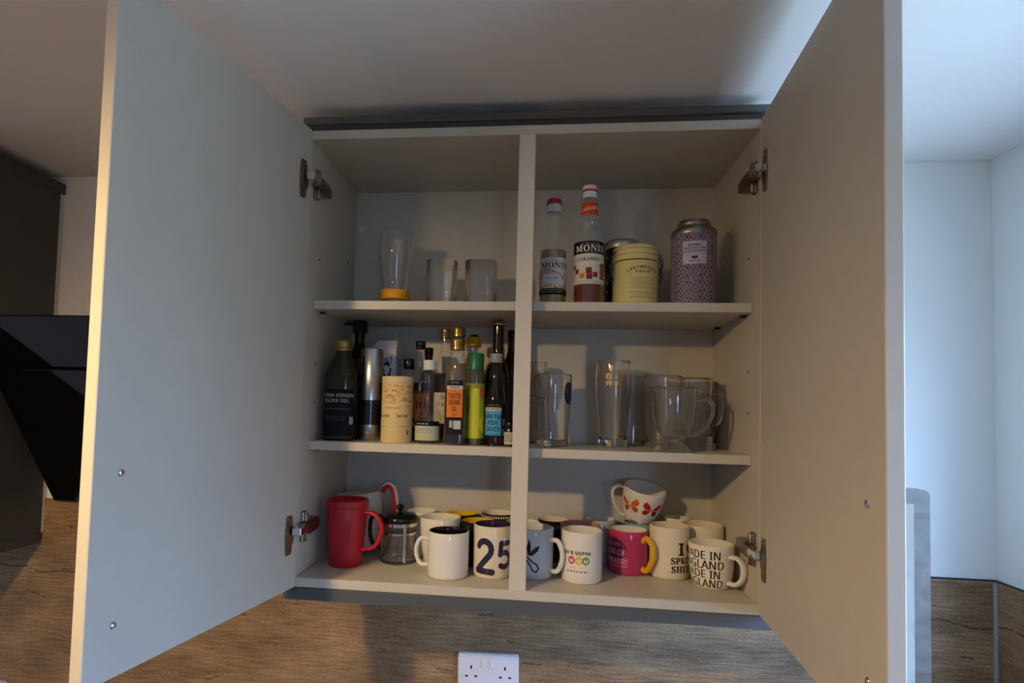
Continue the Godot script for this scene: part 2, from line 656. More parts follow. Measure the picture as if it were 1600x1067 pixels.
func cabinet() -> void:
	var c := thing("wall_cabinet", "large open two-door wall cabinet with pale grey interior full of mugs and bottles", "cabinet", Vector3.ZERO)
	var W := HALF + 0.018
	part("bottom_panel", box(Vector3(-HALF, 0, BACK - 0.02), Vector3(HALF, FLOOR_IN, 0)).mesh(), M.board, c)
	part("top_panel", box(Vector3(-HALF, TOP - 0.018, BACK - 0.02), Vector3(HALF, TOP, 0)).mesh(), M.board, c)
	for s in [-1, 1]:
		part("side_panel", box(Vector3(minf(s * HALF, s * W), 0, BACK - 0.03), Vector3(maxf(s * HALF, s * W), TOP, 0)).mesh(), M.board, c)
	var bp := part("back_panel", box(Vector3(-HALF, FLOOR_IN, BACK - 0.008), Vector3(HALF, TOP - 0.018, BACK), 0.0002).mesh(), M.board, c)
	var cap := part("cover_cap", lathe([Vector2(0.0095, 0), Vector2(0.0095, 0.0012), Vector2(0.0075, 0.003), Vector2(0.006, 0.0026), Vector2(0, 0.0022)], 24).mesh(), M.white_plastic, bp, Vector3(-0.417, 0.7953, BACK))
	cap.rotation.x = PI / 2
	# the post between the doors
	part("centre_post", box(Vector3(-0.0157, FLOOR_IN, -0.038), Vector3(0.0157, TOP - 0.018, 0.0), 0.0008).mesh(), M.edge, c)
	for y in [SHELF_UP, SHELF_MID]:
		var sh := part("shelf", box(Vector3(-HALF + 0.0008, y - 0.018, BACK), Vector3(HALF - 0.0008, y, -0.0386)).mesh(), M.board, c)
		for s in [-1, 1]:
			for z in [-0.075, -0.235]:
				part("shelf_support", box(Vector3(s * (HALF - 0.006) - 0.006, y - 0.0225, z - 0.006), Vector3(s * (HALF - 0.006) + 0.006, y - 0.018, z + 0.006), 0.001).mesh(), M.dark_metal, sh)
	# drilled holes in the side panels
	for s in [-1, 1]:
		for y in [0.36, 0.40, 0.44, 0.66, 0.70]:
			var z: float = -0.06 if y in [0.36, 0.44, 0.66] else -0.24
			var p := part("peg_hole", lathe([Vector2(0.0026, 0), Vector2(0.0026, 0.0004), Vector2(0, 0.0004)], 10).mesh(), M.hole, c, Vector3(s * HALF, y, z))
			p.rotation.z = s * PI / 2
	# grey cornice above and light rail below
	var cor := part("cornice", box(Vector3(-W - 0.004, TOP + 0.013, -0.05), Vector3(W + 0.004, 0.936, 0.0), 0.002).mesh(), M.gloss_grey, c)
	part("cornice_recess", box(Vector3(-W, TOP + 0.0005, -0.05), Vector3(W, TOP + 0.013, -0.004), 0.001).mesh(), M.charcoal, cor)
	part("light_rail", box(Vector3(-W - 0.006, -0.0255, -0.022), Vector3(W + 0.006, -0.0008, 0.0), 0.002).mesh(), M.gloss_grey, c)
	# the doors
	var W2 := 0.4467
	for s in [-1, 1]:
		var th: float = 0.1691 if s < 0 else 0.0847
		var along := Vector3(-sin(th), 0, cos(th))
		var x: Vector3 = along * s
		var b := Basis(x, Vector3.UP, x.cross(Vector3.UP))
		var lo := 0.0 if s > 0 else -W2
		var d := part("door", box(Vector3(lo, 0, -0.0187), Vector3(lo + W2, TOP, 0), 0.0012).mesh(), M.board, c)
		d.transform = Transform3D(b, Vector3(s * 0.4318, 0, 0.0024))
		d.set_meta("label", "left door, opened past square" if s < 0 else "right door, opened just short of square")
		var hx: float = s * 0.406
		for y in [0.0675, 0.2605]:
			var sc := part("screw", lathe([Vector2(0.0052, 0), Vector2(0.0050, 0.0012), Vector2(0.0032, 0.0026), Vector2(0.0012, 0.0029), Vector2(0.0009, 0.0018), Vector2(0, 0.0018)], 16).mesh(), M.chrome, d, Vector3(hx, y, 0))
			sc.rotation.x = PI / 2
		# square-section bow handle on the outer face
		var hp := MB.new()
		var bar := 0.0155
		hp.add(solid(handle_outline(0.232, 0.038 if s > 0 else 0.031, bar, 0.006), -0.009, 0.009))
		var hd := part("handle", hp.mesh(), M.steel, d, Vector3(hx, 0.1640, -0.0187), "square-section brushed steel bow handle")
		hd.basis = Basis(Vector3(0, 0, -1), Vector3.UP, Vector3(1, 0, 0))
		for y in [0.797, 0.105]:
			hinge(c, d, s, y)

# a bow in the xy plane: legs from x = 0, out to x = reach
func handle_outline(h: float, reach: float, bar: float, r: float) -> PackedVector2Array:
	var p := PackedVector2Array()
	p.append(Vector2(0, h / 2))
	for i in 6:
		var a := PI / 2 - PI / 2 * i / 5
		p.append(Vector2(reach - r + cos(a) * r, h / 2 - r + sin(a) * r))
	for i in 6:
		var a := -PI / 2 * i / 5
		p.append(Vector2(reach - r + cos(a) * r, -h / 2 + r + sin(a) * r))
	p.append(Vector2(0, -h / 2))
	p.append(Vector2(0, -h / 2 + bar))
	p.append(Vector2(reach - bar, -h / 2 + bar))
	p.append(Vector2(reach - bar, h / 2 - bar))
	p.append(Vector2(0, h / 2 - bar))
	return p

func hinge(c: Node3D, d: Node3D, s: float, y: float) -> void:
	# the cup flange, on the door
	var o := PackedVector2Array()
	for q in [[-0.010, -0.037], [0.004, -0.037], [0.007, -0.03], [0.007, -0.02], [0.013, -0.012], [0.013, 0.012], [0.007, 0.02], [0.007, 0.03], [0.004, 0.037], [-0.010, 0.037], [-0.0125, 0.02], [-0.0135, 0.0], [-0.0125, -0.02]]:
		o.append(Vector2(-s * q[0], q[1]))
	var f := part("hinge_flange", solid(o, 0.0, 0.003).mesh(), M.nickel, d, Vector3(s * 0.026, y, 0))
	for k in [-0.028, 0.028]:
		var sc := part("flange_screw", lathe([Vector2(0.004, 0.003), Vector2(0.0035, 0.0045), Vector2(0, 0.0048)], 12).mesh(), M.nickel, f, Vector3(0, k, 0))
		sc.rotation.x = PI / 2
	# the arm, on the side panel
	var x := s * HALF
	var n := -s
	y += 0.007
	var arm := MB.new()
	arm.add(box(Vector3(minf(x + n * 0.004, x + n * 0.018), y - 0.010, -0.030), Vector3(maxf(x + n * 0.004, x + n * 0.018), y + 0.010, 0.004), 0.002))
	var wedge := PackedVector2Array([Vector2(-0.024, -0.015), Vector2(-0.062, -0.0135), Vector2(-0.078, -0.008), Vector2(-0.078, 0.008), Vector2(-0.062, 0.0135), Vector2(-0.024, 0.015)])
	var wm := solid(wedge, 0.0, 0.015)
	arm.add(wm, Transform3D(Basis(Vector3(0, 0, 1), Vector3(0, 1, 0), Vector3(-1, 0, 0)), Vector3(x if n < 0 else x + 0.015, y, 0)))
	var a := part("hinge_arm", arm.mesh(), M.nickel, c)
	part("clip", box(Vector3(minf(x + n * 0.002, x + n * 0.020), y - 0.0075, -0.004), Vector3(maxf(x + n * 0.002, x + n * 0.020), y + 0.0075, 0.030), 0.0015).mesh(), M.chrome, a)
	for k in [-1, 1]:
		var wing := MB.new()
		wing.add(box(Vector3(minf(x, x + n * 0.006), minf(y + k * 0.010, y + k * 0.031), -0.030), Vector3(maxf(x, x + n * 0.006), maxf(y + k * 0.010, y + k * 0.031), -0.014), 0.002))
		wing.add(lathe([Vector2(0, 0), Vector2(0.0042, 0), Vector2(0.0042, 0.016), Vector2(0.003, 0.018), Vector2(0, 0.018)], 12), Transform3D(Basis(Vector3.RIGHT, 0.0 if k > 0 else PI), Vector3(x + n * 0.008, y + k * 0.011, -0.021)))
		part("mounting_wing", wing.mesh(), M.nickel, a)

# ------------------------------------------------------------------ left of the cabinet

func left_side() -> void:
	var x := -1.262
	var c := thing("wall_cabinet", "dark charcoal wall cabinet at the left edge of the photo beyond the cooker hood", "cabinet", Vector3(x, 0, 0))
	part("body", box(Vector3(-0.6, 0.0, WALL + 0.014), Vector3(0, 0.907, 0.02), 0.001).mesh(), M.charcoal, c)
	part("back_edge", box(Vector3(-0.6, 0.0, WALL), Vector3(-0.0015, 0.907, WALL + 0.0138), 0.0005).mesh(), M.edge, c)
	part("cornice", box(Vector3(-0.6, 0.9075, WALL), Vector3(0.002, 0.936, 0.022), 0.002).mesh(), M.charcoal, c)
	part("light_rail", box(Vector3(-0.6, -0.026, WALL + 0.014), Vector3(0.0, -0.0005, 0.02), 0.002).mesh(), M.charcoal, c)
	# the slanting black glass cooker hood: its foot near the wall, its head leaning out
	var h := thing("cooker_hood", "slanted black glass cooker hood between the dark cabinet and the open door", "cooker hood", Vector3(-1.225, 0.086, -0.30))
	var lean := Vector3(0, 1, 0.605).normalized()
	var out := Vector3(1, 0, 0).cross(lean).normalized()
	var bas := Basis(Vector3(1, 0, 0), lean, out)
	var tall := 0.519
	var wide := 0.598
	var g := part("glass_front", box(Vector3(0, 0, -0.008), Vector3(wide, tall, 0), 0.0012).mesh(), M.black_glass, h)
	g.basis = bas
	var ip := part("inner_glass", box(Vector3(0.0775, 0.06, 0.003), Vector3(wide - 0.0775, 0.393, 0.009), 0.0012).mesh(), M.black_glass, h)
	ip.basis = bas
	var poly := PackedVector2Array([Vector2(0.0, 0.02), Vector2(0.0, 0.40), Vector2(0.22, 0.40), Vector2(0.20, 0.34), Vector2(0.03, 0.02)])
	var body := solid(poly, 0.03, wide - 0.03)
	part("body", body.mesh(), M.black_matt, h, Vector3(0, 0, -0.02)).basis = Basis(Vector3(0, 0, 1), Vector3(0, 1, 0), Vector3(-1, 0, 0)) * Basis.from_scale(Vector3(1, 1, -1))

# ------------------------------------------------------------------ on the splashback

func wall_things() -> void:
	var zf := WALL + 0.006
	var s := thing("double_socket", "white plastic double wall socket on the wood splashback below the cabinet", "socket", Vector3(-0.0735, -0.272, zf))
	s.rotation.z = deg_to_rad(1.2)
	var face := MB.new()
	face.add(solid(rounded(0.146, 0.086, 0.005), 0.0, 0.006))
	face.add(solid(rounded(0.142, 0.082, 0.004), 0.006, 0.0085))
	var fp := part("face_plate", face.mesh(), M.white_plastic, s)
	for x in [-0.0105, 0.0105]:
		var k := part("switch", box(Vector3(x - 0.0058, 0.010, 0.0085), Vector3(x + 0.0058, 0.031, 0.0125), 0.0012).mesh(), M.white_plastic, s)
		k.rotation.x = deg_to_rad(-1.5)
	for cx in [-0.0405, 0.0405]:
		for q in [[0, 0.0105, 0.0042, 0.0085], [-0.0111, -0.0105, 0.0068, 0.0042], [0.0111, -0.0105, 0.0068, 0.0042]]:
			part("pin_hole", box(Vector3(cx + q[0] - q[2] / 2, q[1] - q[3] / 2, 0.0075), Vector3(cx + q[0] + q[2] / 2, q[1] + q[3] / 2, 0.00875), 0.0001).mesh(), M.hole, fp)
	for x in [-0.0605, 0.0605]:
		var cp := part("screw_cover", lathe([Vector2(0.0042, 0.0085), Vector2(0.004, 0.0095), Vector2(0, 0.0097)], 16).mesh(), M.white_plastic, s, Vector3(x, 0.0, 0))
		cp.rotation.x = PI / 2
	var p := thing("metal_socket", "polished steel wall plate cut off by the lower left corner of the photo", "socket", Vector3(-1.408, -0.432, zf))
	part("face_plate", solid(rounded(0.146, 0.086, 0.006), 0.0, 0.005).mesh(), M.chrome, p)
	part("rocker", box(Vector3(-0.03, -0.012, 0.005), Vector3(0.03, 0.012, 0.009), 0.001).mesh(), M.white_plastic, p)

# ------------------------------------------------------------------ the upper shelf

func ring_cap(r: float, y: float, h: float, ridges := 0) -> MB:
	var p := [Vector2(r * 0.96, y), Vector2(r, y + 0.0006)]
	for i in ridges:
		var a := y + h * (0.25 + 0.5 * i / maxi(1, ridges))
		p.append_array([Vector2(r, a), Vector2(r * 0.94, a + 0.0009), Vector2(r, a + 0.0018)])
	p.append_array([Vector2(r, y + h - 0.002), Vector2(r * 0.93, y + h - 0.0004), Vector2(r * 0.85, y + h), Vector2(0, y + h)])
	return lathe(p, 32)

# a closed cup of glass: outer profile from the foot up, wall thickness, thickness of the floor
func glass_cup(outer: Array, wall: float, foot: float, segs := 48, sq := 2.0) -> MB:
	var p := [Vector2(0, outer[0].y)]
	p.append_array(outer)
	var top: Vector2 = outer[-1]
	p.append(Vector2(top.x - wall * 0.3, top.y + wall * 0.45))
	p.append(Vector2(top.x - wall * 0.8, top.y + wall * 0.4))
	var inner := []
	for q in outer:
		if q.y > foot:
			inner.append(Vector2(maxf(q.x - wall, 0.001), q.y))
	var low := Vector2(inner[0].x * 0.9, foot)
	inner.reverse()
	p.append_array(inner)
	p.append(low)
	p.append(Vector2(0, foot - 0.0008))
	return lathe(p, segs, sq)

func curve(pts: Array, per := 5) -> Array:
	var p := []
	for q in pts:
		p.append(Vector3(q[0], q[1], 0))
	var out := []
	for q in smooth_path(p, per):
		out.append(Vector2(maxf(q.x, 0.0), q.y))
	return out

func bottle(called: String, label: String, at: Vector3, outline: Array, glass: Material, liquid: Material, fill: float, sq := 2.0, group := "") -> Node3D:
	var t := thing(called, label, "bottle", at, 0.0, group)
	var p := [Vector2(0, 0)]
	p.append_array(outline)
	part("glass_body", lathe(p, 40, sq).mesh(), glass, t)
	if liquid:
		var q := [Vector2(0, 0.004)]
		for o in outline:
			if o.y > fill:
				break
			q.append(Vector2(o.x * 0.95, maxf(o.y, 0.004)))
		q.append(Vector2(q[-1].x, fill))
		q.append(Vector2(0, fill))
		part("liquid", lathe(q, 32, sq).mesh(), liquid, t)
	return t

func upper_shelf() -> void:
	var y := SHELF_UP
	# tulip glass with a yellow band round its foot
	var t := thing("tulip_glass", "tulip-shaped beer glass with a broad yellow band round its foot", "glass", Vector3(-0.290, y, -0.15))
	part("bowl", glass_cup(curve([[0.031, 0.0], [0.0320, 0.008], [0.0310, 0.024], [0.0275, 0.040], [0.0272, 0.06], [0.033, 0.098], [0.0375, 0.13], [0.0375, 0.15], [0.0355, 0.171]], 4), 0.0018, 0.014).mesh(), M.glass, t)
	part("band", lathe([Vector2(0.0302, 0.0215), Vector2(0.0325, 0.021), Vector2(0.0335, 0.023), Vector2(0.0335, 0.040), Vector2(0.0325, 0.042), Vector2(0.0270, 0.042)], 40).mesh(), mat(col(236, 164, 18), 0.45, 0.0, "yellow_silicone"), t)
	# two square tumblers
	var tm := glass_cup([Vector2(0.030, 0.0), Vector2(0.0325, 0.003), Vector2(0.0335, 0.05), Vector2(0.0345, 0.105)], 0.0024, 0.016, 56, 3.6).mesh()
	for k in 2:
		var g := thing("tumbler", ["heavy-based square tumbler on the top shelf beside the tulip glass", "heavy-based square tumbler on the top shelf nearest the centre post"][k], "glass", Vector3([-0.186, -0.098][k], y, -0.15), [0.14, -0.10][k], "square tumblers on the top shelf")
		part("body", tm, M.glass, g)
	# two syrup bottles
	var clear_syrup := mat(col(150, 128, 84), 0.1, 0.0, "pale_syrup")
	var caramel := mat(col(96, 38, 8), 0.08, 0.0, "caramel_syrup")
	var red := mat(col(176, 34, 44), 0.35, 0.0, "red_cap")
	var o1 := curve([[0.0265, 0.0], [0.0277, 0.004], [0.0277, 0.05], [0.0277, 0.108], [0.0255, 0.122], [0.0175, 0.146], [0.0138, 0.168], [0.0128, 0.202]], 4)
	t = bottle("syrup_bottle", "smaller syrup bottle with pale almond label and red-topped white cap", Vector3(0.056, y, -0.10), o1, M.thin, clear_syrup, 0.116)
	var cp := part("cap", ring_cap(0.0152, 0.199, 0.016, 1).mesh(), M.white_plastic, t)
	part("cap_top", lathe([Vector2(0.0154, 0.2145), Vector2(0.0156, 0.219), Vector2(0.0146, 0.2255), Vector2(0, 0.227)], 28).mesh(), red, cp)
	var k := Ink.new(512, 512, col(206, 204, 208))
	k.text("Le Sirop de", 270, 42, 48, col(150, 150, 165), "Droid Serif")
	k.text("MONIN", 280, 108, 104, col(24, 26, 34), "Droid Serif", true)
	k.poly([Vector2(0, 190), Vector2(60, 165), Vector2(180, 150), Vector2(250, 175), Vector2(270, 205), Vector2(200, 230), Vector2(110, 228), Vector2(90, 300), Vector2(70, 390), Vector2(0, 400)], col(196, 132, 142))
	var rng := RandomNumberGenerator.new()
	rng.seed = 5
	for i in 46:
		k.disc(rng.randf_range(10, 240), rng.randf_range(155, 225), rng.randf_range(6, 13), [col(214, 160, 168), col(178, 96, 112), col(226, 190, 196)][i % 3])
	k.line([Vector2(240, 180), Vector2(330, 225), Vector2(400, 290), Vector2(420, 330), Vector2(425, 420)], 9, col(52, 40, 36))
	k.line([Vector2(400, 290), Vector2(385, 240), Vector2(420, 205)], 6, col(52, 40, 36))
	k.text("Almond", 240, 285, 44, col(90, 90, 96), "Droid Serif")
	for i in 90:
		k.disc(rng.randf_range(40, 480), 410 + rng.randf_range(-34, 24), rng.randf_range(8, 18), [col(202, 152, 100), col(222, 188, 140), col(176, 118, 70)][i % 3], 9)
	k.rect(0, 428, 512, 84, col(18, 17, 18))
	k.small(256, 446, 380, 2, 28, 7, col(200, 200, 200), 4)
	part("label", patch(0.0281, 0.0281, 0.022, 0.098, -86, 86, 24).mesh(), printed(k.tex(), 0.4), t)
	var o2 := curve([[0.0290, 0.0], [0.0303, 0.004], [0.0303, 0.06], [0.0303, 0.125], [0.0318, 0.131], [0.0303, 0.138], [0.0285, 0.146], [0.0200, 0.172], [0.0160, 0.198], [0.0138, 0.226]], 4)
	t = bottle("syrup_bottle", "taller caramel syrup bottle with black and white label and orange neck band", Vector3(0.128, y, -0.09), o2, M.thin, caramel, 0.058)
	cp = part("cap", ring_cap(0.0150, 0.223, 0.026, 2).mesh(), M.white_plastic, t)
	part("cap_stripe", lathe([Vector2(0.0151, 0.2355), Vector2(0.0154, 0.236), Vector2(0.0154, 0.2395), Vector2(0.0151, 0.240)], 28).mesh(), red, cp)
	k = Ink.new(512, 512, col(216, 210, 200))
	k.rect(0, 0, 512, 150, col(16, 15, 15))
	k.text("Le Sirop de", 256, 28, 46, col(150, 148, 144), "Droid Serif")
	k.text("MONIN", 270, 88, 104, col(232, 228, 220), "Droid Serif", true)
	k.rect(200, 134, 150, 4, col(160, 156, 150))
	k.text("CARAMEL", 240, 216, 54, col(36, 30, 28), "Droid Serif", true)
	for q in [[30, 300, 50], [78, 356, 56], [226, 352, 70], [150, 410, 62], [232, 420, 72], [300, 400, 60]]:
		var c := Vector2(q[0] + 20, q[1])
		var h: float = q[2] / 2.0
		k.poly([c + Vector2(-h, -h), c + Vector2(h * 0.9, -h * 1.1), c + Vector2(h, h), c + Vector2(-h * 0.9, h * 1.05)], col(196, 120, 44) if q[0] == 150 else col(122, 44, 40))
		k.poly([c + Vector2(-h, -h), c + Vector2(h * 0.9, -h * 1.1), c + Vector2(h * 0.6, -h * 0.5), c + Vector2(-h * 0.6, -h * 0.4)], col(216, 152, 76) if q[0] == 150 else col(150, 70, 60))
	k.rect(372, 236, 96, 36, col(230, 222, 212))
	k.rect(380, 262, 80, 190, col(112, 50, 34))
	k.rect(396, 262, 14, 190, col(190, 120, 92))
	k.small(250, 474, 330, 2, 20, 5, col(96, 88, 82), 8)
	part("label", patch(0.0307, 0.0307, 0.041, 0.128, -86, 86, 24).mesh(), printed(k.tex(), 0.4), t)
	k = Ink.new(256, 128, col(206, 76, 34))
	k.text("CARAMEL", 134, 66, 46, col(236, 214, 196), "Droid Serif", true, 1.0, -8)
	var nb := patch(0.0185, 0.0157, 0.186, 0.213, -80, 80, 18)
	part("neck_band", nb.mesh(), printed(k.tex(), 0.4), t)
	# black canister behind
	t = thing("canister", "black tin canister with silver lid half hidden behind the cream canister", "canister", Vector3(0.209, y, -0.205))
	k = Ink.new(512, 256, col(20, 20, 22))
	for i in 60:
		k.disc(rng.randf_range(0, 512), rng.randf_range(40, 250), rng.randf_range(3, 9), col(150, 150, 152))
		k.rect(rng.randf_range(0, 512), rng.randf_range(40, 250), 14, 4, col(120, 120, 124))
	part("body", lathe([Vector2(0, 0), Vector2(0.0355, 0), Vector2(0.037, 0.002), Vector2(0.037, 0.148), Vector2(0.0355, 0.150), Vector2(0, 0.150)], 40, 2.0, 0.0, 0.15).mesh(), printed(k.tex(), 0.25), t)
	part("lid", lathe([Vector2(0.0378, 0.146), Vector2(0.0384, 0.147), Vector2(0.0384, 0.158), Vector2(0.037, 0.163), Vector2(0.034, 0.1655), Vector2(0.033, 0.164), Vector2(0, 0.164)], 40).mesh(), M.steel, t)
	clasp(t, 0.0375, 0.150, -70)
	# cream clip-top canister
	t = thing("canister", "cream clip-top tin canister with small black lettering and ribbed lid", "canister", Vector3(0.226, y, -0.12))
	k = Ink.new(1024, 384, col(216, 203, 138))
	k.arch("CARTWRIGHT", 545, 62, 190, 7.6, 30, col(34, 32, 26), "Droid Sans", true)
	k.text("& BUTLER", 545, 100, 24, col(34, 32, 26), "Droid Sans", true)
	k.small(545, 150, 210, 5, 20, 4, col(96, 90, 62), 3)
	k.small(545, 268, 190, 3, 20, 5, col(128, 120, 84), 6)
	var cream := printed(k.tex(), 0.28)
	part("body", lathe([Vector2(0, 0), Vector2(0.044, 0), Vector2(0.0455, 0.0015), Vector2(0.0455, 0.093), Vector2(0.044, 0.0945), Vector2(0, 0.0945)], 48, 2.0, 0.0, 0.0945).mesh(), cream, t)
	var lidm := mat(col(216, 203, 138), 0.28, 0.0, "cream_enamel")
	part("lid", lathe([Vector2(0.0440, 0.0955), Vector2(0.0458, 0.097), Vector2(0.0458, 0.1055), Vector2(0.0432, 0.1062), Vector2(0.0432, 0.1078), Vector2(0.0458, 0.1085), Vector2(0.0458, 0.1165), Vector2(0.0432, 0.1172), Vector2(0.0432, 0.1186), Vector2(0.0455, 0.1192), Vector2(0.0445, 0.1255), Vector2(0.040, 0.1285), Vector2(0, 0.1295)], 48).mesh(), lidm, t)
	part("seal", lathe([Vector2(0.0446, 0.0940), Vector2(0.0449, 0.0945), Vector2(0.0449, 0.0958), Vector2(0.0446, 0.0962)], 48).mesh(), mat(col(70, 64, 40), 0.6), t)
	clasp(t, 0.0458, 0.108, -76)
	clasp(t, 0.0458, 0.104, 88)
	# biscuit tin
	t = thing("biscuit_tin", "tall purple and white patterned biscuit tin with domed metal lid", "tin", Vector3(0.341, y, -0.11))
	k = Ink.new(1408, 768, col(44, 30, 58))
	var pale := col(186, 178, 198)
	for cx in 11:
		var X := 64 + cx * 128.0
		k.rect(X - 64, 0, 5, 768, pale)
		k.rect(X - 56, 0, 12, 768, col(158, 104, 134))
		k.rect(X + 50, 0, 5, 768, pale)
		for ry in 10:
			var Y := 38.0 + ry * 76.8
			k.disc(X, Y, 44, pale)
			k.disc(X, Y, 35, col(44, 30, 58))
			k.disc(X, Y, 24, pale)
			for i in 8:
				k.disc(X + cos(TAU * i / 8) * 15, Y + sin(TAU * i / 8) * 15, 4.6, col(58, 40, 74))
			k.disc(X, Y, 7, col(58, 40, 74))
			var f := 1.0 if ry % 2 == 0 else -1.0
			k.line([Vector2(X - f * 40, Y + 24), Vector2(X - f * 18, Y + 36), Vector2(X + f * 18, Y + 44), Vector2(X + f * 40, Y + 56)], 8, pale)
	k.rect(576, 120, 236, 230, col(194, 188, 204))
	k.text("DOUBLE", 694, 160, 34, col(36, 32, 44), "Droid Sans", true)
	k.text("CHOCOLATE CHIP", 694, 192, 28, col(36, 32, 44), "Droid Sans", true, 0.92)
	k.text("ALL BUTTER BISCUITS", 694, 222, 26, col(36, 32, 44), "Droid Sans", true, 0.84)
	k.rect(600, 246, 190, 3, col(150, 146, 160))
	for i in 5:
		k.disc(674 + i * 10, 288 - (6 if i % 2 == 0 else 0), 9, col(58, 52, 70), 14)
	k.text("WHITTARD", 694, 322, 22, col(50, 46, 60), "Droid Sans", true)
	part("body", lathe([Vector2(0, 0), Vector2(0.0425, 0), Vector2(0.044, 0.0015), Vector2(0.044, 0.152), Vector2(0.043, 0.153), Vector2(0, 0.153)], 56, 2.0, 0.0, 0.153).mesh(), printed(k.tex(), 0.32), t)
	t.rotation.y = deg_to_rad(-9)
	part("lid", lathe(curve([[0.0448, 0.147], [0.0452, 0.150], [0.0448, 0.155], [0.042, 0.160], [0.036, 0.1635], [0.0325, 0.165]], 3) + curve([[0.0325, 0.165], [0.0318, 0.168], [0.0325, 0.171], [0.031, 0.176], [0.027, 0.1795], [0.0, 0.181]], 3), 48).mesh(), mat(col(150, 146, 138), 0.34, 1.0, "dull_tin"), t)

func clasp(t: Node3D, r: float, y: float, deg: float) -> void:
	var a := deg_to_rad(deg)
	var e := Vector3(sin(a), 0, cos(a))
	var side := Vector3(cos(a), 0, -sin(a))
	var m := MB.new()
	for s in [-1, 1]:
		var w: Vector3 = side * s * 0.008
		m.add(tube(smooth_path([e * r + w + Vector3(0, y + 0.008, 0), e * (r + 0.006) + w + Vector3(0, y, 0), e * (r + 0.009) + w + Vector3(0, y - 0.014, 0), e * (r + 0.003) + w + Vector3(0, y - 0.03, 0)], 4), side, 0.0011, 0.0011, 8))
		m.add(tube(smooth_path([e * (r + 0.004) + w + Vector3(0, y - 0.018, 0), e * (r + 0.008) + w * 0.9 + Vector3(0, y - 0.035, 0), e * (r + 0.004) + w * 0.8 + Vector3(0, y - 0.050, 0)], 4), side, 0.0011, 0.0011, 8))
	m.add(tube([e * r - side * 0.009 + Vector3(0, y + 0.008, 0), e * r + side * 0.009 + Vector3(0, y + 0.008, 0)], Vector3.UP, 0.0012, 0.0012, 8))
	m.add(tube([e * (r + 0.004) - side * 0.007 + Vector3(0, y - 0.050, 0), e * (r + 0.004) + side * 0.007 + Vector3(0, y - 0.050, 0)], Vector3.UP, 0.0012, 0.0012, 8))
	part("wire_clasp", m.mesh(), M.dark_metal, t)

# ------------------------------------------------------------------ bottles on the middle shelf

func cap_part(t: Node3D, r: float, y: float, h: float, m: Material, ridges := 1, label := "") -> void:
	part("cap", ring_cap(r, y, h, ridges).mesh(), m, t, Vector3.ZERO, label)

